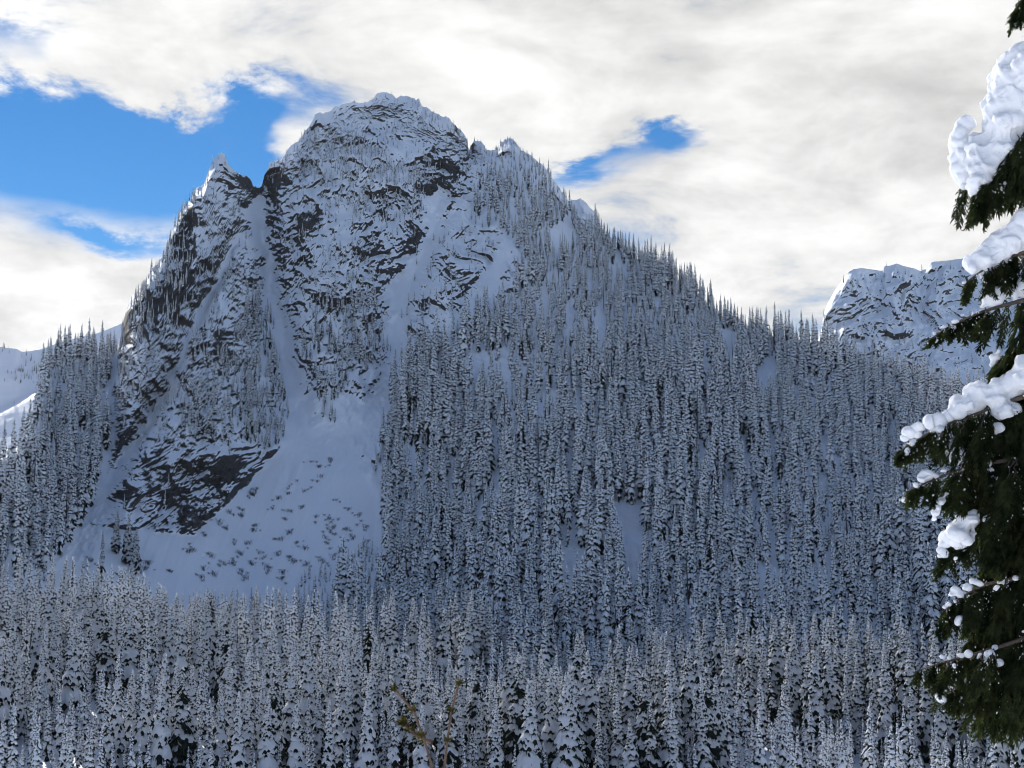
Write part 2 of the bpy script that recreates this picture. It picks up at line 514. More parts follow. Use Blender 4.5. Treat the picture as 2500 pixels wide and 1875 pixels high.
P_RSP = [(1145, 545), (1230, 560), (1290, 640), (1240, 730), (1190, 770), (1100, 830), (1020, 890), (1010, 800), (1060, 700), (1080, 600)]
OPEN = [(1372, 560, 38, 18, 1.2), (1463, 794, 17, 38, 1.2), (1390, 770, 14, 28, 1), (1774, 822, 22, 16, 1.2), (1720, 884, 14, 28, 1.2), (1885, 885, 22, 16, 1), (1862, 930, 20, 28, 1.2),
        (1392, 1362, 34, 30, 1.4), (1545, 1305, 26, 40, 1.4), (1520, 1240, 22, 16, 1.2), (1160, 880, 55, 16, 1.1), (1490, 1120, 9, 60, .8), (1510, 640, 22, 12, 1), (1230, 900, 14, 26, .8),
        (1005, 1090, 10, 30, .7), (1120, 1130, 8, 26, .7), (1330, 720, 20, 22, .7), (1790, 1500, 9, 50, .8), (1880, 1300, 8, 40, .7), (2000, 1130, 9, 30, .7), (1610, 1020, 9, 40, .8)]
forest = np.zeros_like(GR)
for P in (P_RIGHT, P_LEFT): forest = np.maximum(forest, inpoly(U + wu * .6, Vv + wv * .6, P))
trees_face = np.zeros_like(GR)
for P, a in ((P_RIB, .8), (P_CEN, .75), (P_SUM, .7)):
    trees_face = np.maximum(trees_face, a * inpoly(U + wu * .8, Vv + wv * .8, P))
young = inpoly(U + wu * .6, Vv + wv * .6, P_YOUNG).astype(float)
rsp = inpoly(U + wu, Vv + wv, P_RSP).astype(float)
OPEN2 = [(a, b + (48 if b > 1000 else 22), c * 1.1, d + (45 if b > 1000 else 20), e * 1.15) for a, b, c, d, e in OPEN]
opn = np.clip(blobs(U, Vv, OPEN2), 0, 1)
fs = soften(forest, 5)
smooth_ = np.clip(np.maximum(chute, fan), 0, 1)
craggy = np.clip(1 - smooth_, 0, 1) * (1 - .72 * fs) * (1 - .2 * soften(trees_face, 4))
bottom = sstep(Vv, 1480, 1300)
craggy *= np.where(fs > .5, 1, np.clip(bottom + .2, 0, 1))
# relief in metres over the face (X across, Z up)
D += (fbm(X / 130, Z / 210, 4, 2) - .5) * 44 * sstep(trow, 0, .15)[:, None] * (1 - .7 * fan) * (1 - .25 * fs)
D += (.55 - ridged((X + wu) / 62 + Z / 260, Z / 340, 3, 31)) * 34 * (1 - fan) * (1 - .8 * fs) * (1 - .6 * chute) * sstep(trow, 0, .25)[:, None]
wx = X + (fbm(X / 30, Z / 30, 3, 40) - .5) * 26
wz = Z + (fbm(X / 30, Z / 30, 3, 44) - .5) * 26
D += craggy * (.55 - ridged(wx / 46 + wz / 300, wz / 78, 5, 5)) * 34
D += craggy * (.5 - ridged(wx / 13 + wz / 40, wz / 30, 5, 9)) * 17
D += craggy * (fbm(wx / 5.5, wz / 5.0, 4, 15) - .5) * 7.5
rbk = np.clip(blobs(U, Vv, ROCKS), 0, 1.3)
D += rbk * (1 - smooth_) * (.5 - ridged((X + .5 * Z) / 15, (Z - .3 * X) / 11, 4, 95)) * 9
ledge = fbm(wx / 26, wz / 9 + wx / 40, 4, 33)
D += craggy * (np.abs((ledge * 9) % 1 - .5) - .25) * 1.2
# snow surface: runnels and small slides
D += smooth_ * (fbm(U / 16 + Vv / 40, Vv / 130 - U / 300, 4, 50) - .5) * 3.2 + (fbm(X / 22, Z / 30, 4, 55) - .5) * 3.5
edge = sstep(el_c[None] - GE, 0, .009)           # keep the traced skyline, with only small crags
D *= edge * sstep(trow, 0, .03)[:, None]
# ridge crest jitter
jag = (fbm(acol * 900, acol * 0 + 3, 4, 60) - .5) * .0028
GE2 = GE + jag[None, :] * sstep(el_c[None] - GE, .006, 0) * (1 - .5 * np.interp(ucol, [0, 300, 1400, 1500], [1, 0, 0, 1]))[None, :]
GRd = GR + D
X, Y, Z = cart(GA, GRd, GE2)
# the far side of the mountain, falling away behind the crest
nb = 26
tb = np.linspace(0, 1, nb + 1)[1:]
rb = GRd[-1][None] + tb[:, None] ** 1.5 * 700
zb = Z[-1][None] - (tb[:, None] ** 1.25) * (Z[-1] + 60)[None] * 1.0 + (fbm(acol * 40, tb[:, None] * 6, 4, 70) - .5) * 40 * np.minimum(tb[:, None] * 3, 1) - 8 * np.minimum(tb[:, None] * 12, 1)
XB, YB = rb * np.sin(acol)[None], rb * np.cos(acol)[None]
XA = np.vstack([X, XB]); YA = np.vstack([Y, YB]); ZA = np.vstack([Z, zb])


def grid_mesh(name, X, Y, Z, rock, mat):
    nr, nc = X.shape
    idx = np.arange(nr * nc).reshape(nr, nc)
    Fq = np.stack([idx[:-1, :-1], idx[:-1, 1:], idx[1:, 1:], idx[1:, :-1]], -1).reshape(-1, 4)
    me = mesh_np(name, np.stack([X, Y, Z], -1).reshape(-1, 3), Fq, [mat])
    a = me.attributes.new('rock', 'FLOAT', 'POINT')
    a.data.foreach_set('value', np.asarray(rock, np.float32).ravel())
    return me


def normals(X, Y, Z):
    gx = np.stack([np.gradient(q, axis=1) for q in (X, Y, Z)], -1)
    gy = np.stack([np.gradient(q, axis=0) for q in (X, Y, Z)], -1)
    n = np.cross(gx, gy)
    return n / (np.linalg.norm(n, axis=-1, keepdims=True) + 1e-9)


NRM = normals(X, Y, Z)
nz = NRM[..., 2]
rb_ = np.clip(blobs(U, Vv, ROCKS), 0, 1.5)
patch = fbm(wx / 18, wz / 24, 4, 80)
streak = ridged(X / 7 + Z / 16, Z / 15 - X / 60, 4, 87) - .55
thr = .135 + .50 * rb_ * np.clip(-.15 + 2.2 * patch, 0, 2) + .05 * craggy + streak * (.25 + .6 * np.minimum(rb_, 1)) * craggy
rock = .5 + (thr - nz) * 2.1
rock -= 1.2 * np.clip(smooth_, 0, 1)
rock -= .35 * fs * (rb_ < .2)
rock = np.clip(rock, -.5, 1.2)
ROCKALL = np.vstack([rock, np.broadcast_to(rock[-1] * .5, XB.shape)])
me = grid_mesh('mountain', XA, YA, ZA, ROCKALL, M_TERR)
o = link('mountain', me); tag(o, 'steep craggy snow covered mountain with a pointed side summit', 'mountain', kind='structure')


# ------------------------------------------------------------------ further slopes
def ridge(name, crest, r_crest, foot_r, foot_v, ncol, nrow, q, amp, rocks, thr0, label, bench=None, back=500, mat=None):
    a, e = px_azel(*np.array(crest, float).T)
    ac = np.linspace(a[0], a[-1], ncol)
    ec = np.interp(ac, a, e) + (fbm(np.linspace(0, ncol / 8, ncol), np.zeros(ncol), 4, 90) - .5) * .0016
    t = np.linspace(0, 1, nrow)[:, None]
    ef = px_azel(CX, foot_v)[1]
    E = ef + (ec - ef)[None] * t
    zf = foot_r * math.tan(ef)
    rc = np.interp(np.linspace(0, 1, ncol), np.linspace(0, 1, len(r_crest)), r_crest)
    zc = rc * np.tan(ec)
    ss = np.linspace(0, 1, 300); RR = np.zeros_like(E)
    for j in range(ncol):
        rs = foot_r + (rc[j] - foot_r) * ss; zs = zf + (zc[j] - zf) * ss ** q
        es = np.maximum.accumulate(np.arctan2(zs, rs) + ss * 1e-6)
        RR[:, j] = np.interp(E[:, j], es, rs)
    A = np.broadcast_to(ac, E.shape)
    x, y, z = cart(A, RR, E)
    u, v = to_px(x, y, z)
    xw = x + (fbm(x / 60, z / 60, 3, 115) - .5) * 70
    d = (.5 - ridged((xw - .5 * z) / 95, z / 260, 5, 101)) * amp + (.5 - ridged((xw - .55 * z) / 30, z / 120, 5, 107)) * amp * .42 + (fbm(x / 9, z / 9, 3, 111) - .5) * amp * .16
    if bench is not None: d = d * .25 + bench(u, v)
    d *= sstep(t, 1, .95) * sstep(t, 0, .05)
    x, y, z = cart(A, RR + d, E)
    n = normals(x, y, z)[..., 2]
    rk = np.clip(.5 + (thr0 + .3 * np.clip(blobs(u, v, rocks), 0, 1.4) - n) * 2.4, -.5, 1.2)
    nbk = 14; tb = np.linspace(0, 1, nbk + 1)[1:, None]
    rb = (RR + d)[-1][None] + tb * back
    zb = z[-1][None] - tb ** 1.2 * (z[-1] + 50)[None]
    X2 = np.vstack([x, rb * np.sin(ac)]); Y2 = np.vstack([y, rb * np.cos(ac)]); Z2 = np.vstack([z, zb])
    me = grid_mesh(name, X2, Y2, Z2, np.vstack([rk, np.full(rb.shape, -.3)]), mat or M_TERR)
    o = link(name, me); tag(o, label, 'mountain', kind='structure')
    return x, y, z, u, v


FARC = [(1900, 1000), (1985, 860), (2002, 823), (2011, 769), (2020, 742), (2036, 711), (2051, 690), (2069, 666), (2084, 656), (2111, 654), (2126, 659), (2153, 662), (2159, 651),
        (2171, 650), (2189, 644), (2204, 650), (2231, 654), (2247, 662), (2259, 657), (2274, 639), (2316, 636), (2349, 630), (2420, 622), (2500, 645), (2620, 700), (2900, 800), (3300, 900)]
far = ridge('far_peak', FARC, [1900, 2150, 2300, 2350, 2300, 2250], 1600, 1120, 420, 260, 1.5, 95,
            [(2210, 780, 40, 40, .8), (2130, 790, 20, 30, .8), (2085, 720, 16, 10, 1), (2230, 880, 60, 20, .8), (2330, 880, 40, 30, .9), (2060, 820, 20, 14, .8), (2340, 745, 14, 16, .9)],
            .17, 'distant snowy rock peak with a flat jagged top behind the ridge', mat=M_FAR)
def azel_px(a, e):
    a, e = R(a), R(e)
    return to_px(math.sin(a) * math.cos(e), math.cos(a) * math.cos(e), math.sin(e))


# the slope, plus an unseen shoulder added past the frame edge to cast shade
BKC = [azel_px(a, e) for a, e in ((-46, 6), (-43, 7), (-40, 9), (-37, 13), (-34, 16), (-29, 16.5), (-26, 15.5), (-24, 13.5), (-22.3, 11))] + [(-60, 846), (0, 848), (40, 850), (52, 857), (95, 853), (140, 838), (230, 815), (285, 795), (330, 770), (380, 800), (460, 880)]


def bench(u, v):
    line = 1003 - (u - 0) * .52
    return 26 * (np.tanh((line - v) / 7.0) - 1)


backs = ridge('snow_slope', BKC, [1600, 1650, 1650, 1650, 1690, 1700], 1400, 1150, 420, 240, 1.3, 30, [], -3.0,
              'smooth snow slope behind the forested spur', bench=bench)

# ------------------------------------------------------------------ snow laden conifers
def conifer(seed, H, W, spacing, nb, detail, snow=.85, droop=.75, sparse=0.0, crown0=.06, heavy=1.0):
    """returns (trunk, needles, snow) as (V, quads, tris)"""
    rg = np.random.default_rng(seed)
    TV, TQ = [], []
    sides = 6; rings = 7
    lean = rg.normal(0, .006, 2)
    for i in range(rings):
        t = i / (rings - 1); rad = (H * .011 + .05) * (1 - t) ** .8 + .015
        for k in range(sides):
            a = k / sides * math.tau
            TV.append((rad * math.cos(a) + lean[0] * H * t * t, rad * math.sin(a) + lean[1] * H * t * t, H * t * .985 - .6 * (i == 0)))
    for i in range(rings - 1):
        for k in range(sides):
            TQ.append((i * sides + k, i * sides + (k + 1) % sides, (i + 1) * sides + (k + 1) % sides, (i + 1) * sides + k))
    NV, NQ, NT, SV, SQ = [], [], [], [], []
    z = H * crown0
    nseg = 4 if detail else 3
    bulge = rg.uniform(.12, .3)
    phase = rg.uniform(0, 9, 3)
    while z < H * .985:
        t = z / H
        prof = (min(1, (t - crown0 + .05) / bulge) ** .5) * (1 - t) ** .72 * 1.12 + .018
        clump = .82 + .22 * math.sin(t * 23 + phase[0]) * math.sin(t * 11 + phase[1])
        n_ = max(3, int(round(nb * (.55 + .45 * (1 - t)))))
        off = rg.uniform(0, math.tau)
        for k in range(n_):
            if rg.random() < sparse: continue
            a = off + (k + rg.uniform(-.35, .35)) / n_ * math.tau
            L = W * prof * clump * rg.uniform(.62, 1.18) + .12
            dr = droop * rg.uniform(.7, 1.35) * (.45 + .75 * (1 - t))
            ca_, sa_ = math.cos(a), math.sin(a)
            z0 = z + rg.uniform(-.4, .4) * spacing
            w_ = L * rg.uniform(.30, .48) + .10
            up = rg.uniform(.0, .18)
            yaw = rg.uniform(-.25, .25)
            sp = []
            for i in range(nseg + 1):
                s = i / nseg
                rr_ = L * (s - .12 * s * s); side = yaw * L * s * s
                sp.append((rr_ * ca_ - side * sa_, rr_ * sa_ + side * ca_, z0 + up * L * s - dr * L * s ** 1.7))
            base = len(NV)
            for i, (px, py, pz) in enumerate(sp):
                s = i / nseg
                ww = w_ * (.45 + 1.0 * s - 1.15 * s * s) * rg.uniform(.75, 1.25)
                fall = ww * rg.uniform(.7, 1.2)
                NV += [(px - sa_ * ww, py + ca_ * ww, pz - fall), (px, py, pz - .02), (px + sa_ * ww, py - ca_ * ww, pz - fall * rg.uniform(.8, 1.2))]
            for i in range(nseg):
                b0 = base + i * 3
                NQ += [(b0, b0 + 3, b0 + 4, b0 + 1), (b0 + 1, b0 + 4, b0 + 5, b0 + 2)]
            # hanging twig tips
            nt_ = 7 if detail else 3
            for q in range(nt_):
                i = rg.integers(0, nseg); e0 = base + i * 3 + (0 if rg.random() < .5 else 2)
                p0 = np.array(NV[e0]); p1 = np.array(NV[e0 + 3])
                m_ = p0 + (p1 - p0) * rg.uniform(.2, .8)
                tip = m_ + np.array([ca_ * .25 * L * rg.uniform(.2, 1), sa_ * .25 * L * rg.uniform(.2, 1), -w_ * rg.uniform(.4, 1.0)])
                hw = (p1 - p0) * .16
                j = len(NV); NV += [tuple(m_ - hw), tuple(m_ + hw), tuple(tip)]
                NT.append((j, j + 1, j + 2))
            # snow pillow lying along the branch
            shel = .25 * heavy ** 3 + .75 * min(1, max(0, (t - crown0) / .36))
            if rg.random() < snow * shel:
                th = (.12 + .13 * L * rg.uniform(.5, 1.3)) * (1.0 if detail else 1.2)
                s0, s1 = rg.uniform(.0, .2), rg.uniform(.70, .95)
                b0 = len(SV); ns = 5 if detail else 3
                for i in range(ns + 1):
                    f = i / ns; s = s0 + (s1 - s0) * f
                    g = s * nseg; gi = min(int(g), nseg - 1); gf = g - gi
                    c = np.array(sp[gi]) * (1 - gf) + np.array(sp[gi + 1]) * gf
                    env = math.sin(math.pi * (.06 + .88 * f)) ** .5
                    ww = w_ * env * rg.uniform(.62, 1.05) * (.5 + .9 * s - .9 * s * s) * 1.28 * heavy; hh = th * env * rg.uniform(.5, 1.3)
                    SV += [tuple(c + [-sa_ * ww, ca_ * ww, -ww * .75]), tuple(c + [-sa_ * ww * .6, ca_ * ww * .6, hh * .55 - ww * .2]), tuple(c + [0, 0, hh]),
                           tuple(c + [sa_ * ww * .6, -ca_ * ww * .6, hh * .55 - ww * .2]), tuple(c + [sa_ * ww, -ca_ * ww, -ww * .75])]
                for i in range(ns):
                    for q in range(4):
                        SQ.append((b0 + i * 5 + q, b0 + i * 5 + 5 + q, b0 + i * 5 + 6 + q, b0 + i * 5 + 1 + q))
        z += spacing * rg.uniform(.75, 1.25) * (.55 + .6 * (1 - t))
    # snow cap on the leader
    b0 = len(SV)
    for i, (rz, rad) in enumerate(((-.9, .16), (-.45, .22), (0, .17), (.22, .04))):
        for k in range(5):
            a = k / 5 * math.tau
            SV.append((rad * math.cos(a) + lean[0] * H, rad * math.sin(a) + lean[1] * H, H * .985 + rz))
    for i in range(3):
        for k in range(5):
            SQ.append((b0 + i * 5 + k, b0 + i * 5 + (k + 1) % 5, b0 + i * 5 + 5 + (k + 1) % 5, b0 + i * 5 + 5 + k))
    return (TV, TQ, []), (NV, NQ, NT), (SV, SQ, [])


def joined(name, trip):
    VV, Q, T, mq, mt = [], [], [], [], []
    for mi, (v, q, t) in enumerate(trip):
        o_ = len(VV); VV += v
        Q += [tuple(i + o_ for i in f) for f in q]; mq += [mi] * len(q)
        T += [tuple(i + o_ for i in f) for f in t]; mt += [mi] * len(t)
    return mesh_np(name, VV, [np.array(Q), np.array(T)] if T else np.array(Q), [M_BARK, M_NEEDLE, M_TSNOW], mq + mt)


# small trees for the mass of the forest: 0-5 forest kinds, 6-7 slender rimed trees, 8 darker tree
protos = []
PK = [(1, 24, 3.4, 1.6, 6, .98, .95, 0), (2, 26, 3.2, 1.6, 6, .98, 1.0, 0), (3, 22, 3.5, 1.6, 6, .97, .9, .05), (4, 28, 3.7, 1.75, 6, .98, 1.0, 0), (5, 25, 3.3, 1.6, 6, .95, .9, .08),
      (6, 23, 3.7, 1.65, 6, .96, .95, .05), (7, 12, 1.8, .95, 5, 1.0, 1.0, .0), (8, 12, 1.5, .9, 5, 1.0, 1.1, .05), (9, 25, 3.7, 1.5, 6, .5, .85, .08)]
def snag(seed, H):
    rg = np.random.default_rng(seed); tr, _, _ = conifer(seed, H, .5, 99, 3, False); SV, SQ = [], []
    V_, Q_ = list(tr[0]), list(tr[1])
    for _ in range(26):
        z = H * rg.uniform(.25, .97); a = rg.uniform(0, 6.28); l = rg.uniform(.4, 1.5) * (1.15 - z / H)
        p0 = np.array([0, 0, z]); p1 = p0 + [math.cos(a) * l, math.sin(a) * l, rg.uniform(-.5, .1) * l]
        for (VV_, QQ_, up, w_) in ((V_, Q_, 0, .05), (SV, SQ, .09, .07)):
            b_ = len(VV_); sd = np.array([-math.sin(a), math.cos(a), 0]) * w_
            VV_ += [tuple(p0 - sd + [0, 0, up]), tuple(p0 + sd + [0, 0, up]), tuple(p1 + sd * .4 + [0, 0, up * .7]), tuple(p1 - sd * .4 + [0, 0, up * .7])]; QQ_.append((b_, b_ + 1, b_ + 2, b_ + 3))
    return (V_, Q_, []), ([], [], []), (SV, SQ, [])


pc = bpy.data.collections.new('tree_kinds')
PH = []
for (sd, H, W, spc, nbn, sn, dr, spr) in PK:
    me = joined('forest_tree', conifer(sd, H, W, spc, nbn, False, sn, dr, spr, heavy=1.12))
    o = bpy.data.objects.new('kind_%02d' % len(PH), me); pc.objects.link(o); PH.append(H)

o = bpy.data.objects.new('kind_%02d' % len(PH), joined('dead_tree', snag(10, 22))); pc.objects.link(o); PH.append(22)
TP, TI, TS, TR = [], [], [], []                     # positions, kind, scale, rotation
cell = {}


def plant(P, kinds, heights, mind):
    """greedy spacing"""
    for p, k, h in zip(P, kinds, heights):
        c = (int(p[0] // 4), int(p[1] // 4)); ok = True
        for i in (-1, 0, 1):
            for j in (-1, 0, 1):
                for q in cell.get((c[0] + i, c[1] + j), ()):
                    if (q[0] - p[0]) ** 2 + (q[1] - p[1]) ** 2 + ((q[2] - p[2]) * .5) ** 2 < mind * mind: ok = False; break
                if not ok: break
            if not ok: break
        if ok:
            cell.setdefault(c, []).append(p)
            TP.append(p); TI.append(k); TS.append(h / PH[k]); TR.append(RNG.uniform(0, math.tau))


def scatter(X, Y, Z, dens, seed):
    """random points on a grid surface, dens in trees per square metre of surface"""
    rg = np.random.default_rng(seed)
    P = np.stack([X, Y, Z], -1)
    a = np.linalg.norm(np.cross(P[:-1, 1:] - P[:-1, :-1], P[1:, :-1] - P[:-1, :-1]), axis=-1)
    lam = a * dens[:-1, :-1]
    n = rg.poisson(lam)
    i, j = np.nonzero(n)
    i = np.repeat(i, n[i, j][...] if False else n[n > 0]); j = np.repeat(np.nonzero(n)[1], n[n > 0])
    f, g_ = rg.random((2, len(i)))[..., None]
    p = P[i, j] * (1 - f) * (1 - g_) + P[i, j + 1] * f * (1 - g_) + P[i + 1, j] * (1 - f) * g_ + P[i + 1, j + 1] * f * g_
    o_ = rg.permutation(len(p))
    return p[o_], i[o_], j[o_]


steep_ok = sstep(nz, .08, .3)
low_ = np.interp(Vv, [250, 420, 600, 900, 1200, 1500], [7, 10, 15, 20, 24, 25])     # trees grow smaller towards the top
hmap = np.where(forest > 0, np.interp(Vv, [350, 480, 620, 820, 1100, 1500], [10.5, 16, 22, 26.5, 30, 31]), low_)
dens = forest * .075 * np.clip(1 - opn * 1.3, 0, 1) * (1 - rsp * .75) * np.clip(1 - fan * 2, 0, 1) * steep_ok
dens *= .34 + .9 * sstep(fbm(X / 34, Z / 60, 3, 140), .30, .58)
p, i, j = scatter(X, Y, Z, dens, 1)
vis = np.abs(GA[i, j]) < R(31)
p, i, j = p[vis], i[vis], j[vis]
k = RNG.choice([0, 1, 2, 3, 4, 5, 8, 9], len(p), p=[.18, .19, .15, .15, .14, .12, .04, .03])
hv = hmap[i, j] * np.where(RNG.random(len(p)) < .3, RNG.uniform(.32, .7, len(p)), RNG.uniform(.75, 1.3, len(p))) * (.82 + .36 * sstep(fbm(p[:, 0] / 70, p[:, 2] / 70, 2, 144), .3, .7))
k = np.where((Vv[i, j] < 520) & (RNG.random(len(p)) < .6), 6 + (RNG.random(len(p)) < .4), k)
plant(p, k, np.where(U[i, j] < 300, hv * .86, hv), 5.9)
dens = (trees_face * .030 + young * .035) * np.clip(1 - opn * 1.3, 0, 1) * np.clip(1 - chute * 1.5, 0, 1) * sstep(nz, .02, .2)
p, i, j = scatter(X, Y, Z, dens, 2)
hv = np.where(young[i, j] > 0, 9, np.where(Vv[i, j] < 560, 9.5, 15)) * RNG.uniform(.5, 1.2, len(p))
k = np.where((Vv[i, j] < 560) | (young[i, j] > 0), 6 + (RNG.random(len(p)) < .4), RNG.choice([0, 1, 3, 4, 8], len(p)))
plant(p, k, hv, 2.2)
# stragglers and small rimed trees on the rocks
strag = np.clip(craggy, 0, 1) * (1 - fs) * np.clip(1 - smooth_ * 2, 0, 1) * sstep(nz, .15, .4) * np.interp(Vv, [230, 330, 1000, 1250], [.006, .013, .007, .0012])
strag *= .25 + sstep(fbm(X / 50, Z / 60, 3, 150), .42, .60) * 1.6
strag += blobs(U, Vv, [(350, 680, 40, 30, .02), (405, 640, 25, 30, .02), (480, 450, 10, 12, .03), (438, 515, 10, 12, .03), (665, 400, 14, 8, .03), (1215, 372, 16, 10, .03), (300, 950, 30, 60, .012), (360, 990, 30, 40, .012), (1120, 700, 70, 80, .006), (1020, 830, 40, 60, .012)])
p, i, j = scatter(X, Y, Z, strag, 3)
k = 6 + (RNG.random(len(p)) < .5)
k = np.where((Vv[i, j] > 600) & (RNG.random(len(p)) < .5), RNG.choice([1, 4], len(p)), k)
plant(p, k, np.interp(Vv[i, j], [230, 500, 1000], [5, 9, 12]) * RNG.uniform(.5, 1.2, len(p)), 2.0)
# far peak and back slope
x, y, z, u, v = far
d_ = .0012 * sstep(fbm(x / 120, z / 90, 3, 160), .5, .62) * (v < 900) + .0004
p, i, j = scatter(x, y, z, d_, 4)
plant(p, 6 + (RNG.random(len(p)) < .4), RNG.uniform(7, 15, len(p)), 3.0)
x, y, z, u, v = backs
d_ = blobs(u, v, [(10, 852, 26, 6, .05), (65, 920, 45, 11, .07), (125, 892, 45, 15, .07), (60, 1020, 40, 16, .004), (-150, 860, 100, 20, .01)])
p, i, j = scatter(x, y, z, d_, 5)
plant(p, RNG.choice([6, 7, 6, 8], len(p)), RNG.uniform(3, 9, len(p)), 2.0)
# edge trees of the ridge line, standing against the sky
rid = np.arange(NCOL)
for uu in list(np.arange(118, 282, 7.0)) + list(np.arange(1462, 2420, 7.5)):
    uu += RNG.uniform(-3, 3)
    jcol = int(np.argmin(np.abs(U[-3] - uu))); row = NR - 2 - int(RNG.integers(0, 10))
    hh = RNG.uniform(9, 22)
    if 2010 < uu: hh *= .8
    plant([np.array([X[row, jcol], Y[row, jcol], Z[row, jcol] - .3])], [int(RNG.choice([0, 1, 4, 8, 8]))], [hh], 1.5)

# ------------------------------------------------------------------ the valley forest: the largest trees are things of their own
rg = np.random.default_rng(77)
cand = []
for _ in range(18000):
    a = rg.uniform(R(-28), R(28)); r = math.sqrt(rg.uniform(425 ** 2, 830 ** 2))
    x, y = r * math.sin(a), r * math.cos(a)
    cand.append((x, y, r, a))
cand = np.array(cand)
gz = ground_z(cand[:, 0], cand[:, 1])
rf = np.interp(cand[:, 3], acol, r_f)
ok = cand[:, 2] < rf - 6
cand, gz = cand[ok], gz[ok]
near = []
taken = {}
for (x, y, r, a), z in zip(cand, gz):
    c = (int(x // 8), int(y // 8))
    md = 8.0
    if any((q[0] - x) ** 2 + (q[1] - y) ** 2 < md * md for i in (-1, 0, 1) for j in (-1, 0, 1) for q in taken.get((c[0] + i, c[1] + j), ())): continue
    taken.setdefault(c, []).append((x, y))
    h = rg.uniform(23, 37)
    if fbm(np.array([x / 70]), np.array([y / 70]), 2, 200)[0] > .58: h *= .62
    u0, v0 = to_px(x, y, z + h)
    # the open foot of the avalanche fan stays in view above the tree tops
    lim = np.interp(u0, [0, 130, 330, 420, 600, 850, 960, 1100, 2500], [1345, 1345, 1385, 1440, 1425, 1440, 1430, 1380, 1000])
    if v0 < lim:
        h = h - (lim - v0) * r / F
        if h < 9: continue
        u0, v0 = to_px(x, y, z + h)
    near.append((x, y, z - .3, h, r, float(u0), float(v0)))
under = []
for (x, y, r, a), z in zip(cand, gz):
    c = (int(x // 8), int(y // 8))
    if any((q[0] - x) ** 2 + (q[1] - y) ** 2 < 4.2 ** 2 for i in (-1, 0, 1) for j in (-1, 0, 1) for q in taken.get((c[0] + i, c[1] + j), ())): continue
    taken.setdefault(c, []).append((x, y))
    under.append((x, y, z - .3, rg.uniform(8, 17)))
near.sort(key=lambda q: -q[3] / q[4])
inframe = [q for q in near if -40 < q[5] < 2540 and q[6] < 1850]
chosen = set(id(q) for q in inframe[:286])

KIND = {'narrow': [], 'broad': [], 'dark': [], 'ragged': [], 'white_narrow': [], 'white_broad': []}
for nm, args in (('narrow', [(31, 27, 3.9, 1.0, 8, .97, .95, 0), (32, 29, 3.7, 1.0, 8, .97, 1.05, 0), (33, 26, 4.0, 1.05, 8, .95, .9, .03)]),
                 ('broad', [(41, 27, 5.4, 1.05, 9, .97, 1.0, 0), (42, 25, 5.0, 1.05, 9, .96, .9, .03), (43, 29, 5.5, 1.1, 9, .97, .95, 0)]),
                 ('dark', [(51, 27, 4.6, .95, 8, .55, .85, .05)]),
                 ('white_narrow', [(34, 27, 4.0, 1.0, 8, 1.0, .95, 0), (35, 30, 3.9, 1.0, 8, 1.0, 1.0, 0)]),
                 ('white_broad', [(44, 27, 5.2, 1.05, 9, 1.0, 1.0, 0), (45, 29, 5.0, 1.05, 9, 1.0, .95, 0)]),
                 ('ragged', [(61, 28, 4.0, 1.15, 6, .92, .85, .22), (62, 26, 3.4, 1.1, 6, .9, .95, .28)])):
    for (sd, H, W, spc, nbn, sn, dr, spr) in args:
        t, n, s = conifer(sd, H, W, spc, nbn, True, sn, dr, spr, crown0=.05, heavy={'dark': 1.0, 'white_narrow': 1.42, 'white_broad': 1.42}.get(nm, 1.15))
        KIND[nm].append((H, mesh_np('trunk', t[0], np.array(t[1]), [M_BARK]), mesh_np('crown', n[0], [np.array(n[1]), np.array(n[2])], [M_NEEDLE], smooth=False),
                         mesh_np('branch_snow', s[0], np.array(s[1]), [M_NSNOW])))
LAB = {'narrow': 'tall narrow conifer, every drooping branch thick with snow, in the valley forest',
       'broad': 'broad cone shaped conifer heaped with snow in the valley forest',
       'white_narrow': 'slim conifer plastered almost wholly white with snow in the valley forest',
       'white_broad': 'full conifer plastered almost wholly white with snow in the valley forest',
       'dark': 'conifer showing dark green branches with little snow in the valley forest',
       'ragged': 'thin ragged conifer with gaps between snowy branches in the valley forest'}


def tree_thing(kind, pos, h, label, group, rot):
    Hh, tm, nm_, sm = KIND[kind][int(rg.integers(0, len(KIND[kind])))]
    e = bpy.data.objects.new('snowy_conifer', None); COL.objects.link(e)
    e.location = pos; e.rotation_euler = (0, 0, rot)
    k = h / Hh; wv_ = rg.uniform(.9, 1.12)
    e.scale = (k * wv_, k * wv_, k)
    e.empty_display_size = .5
    tag(e, label, 'tree', group)
    link('trunk', tm, e)
    c = link('crown', nm_, e)
    link('snow', sm, c)['kind'] = 'stuff'
    return e


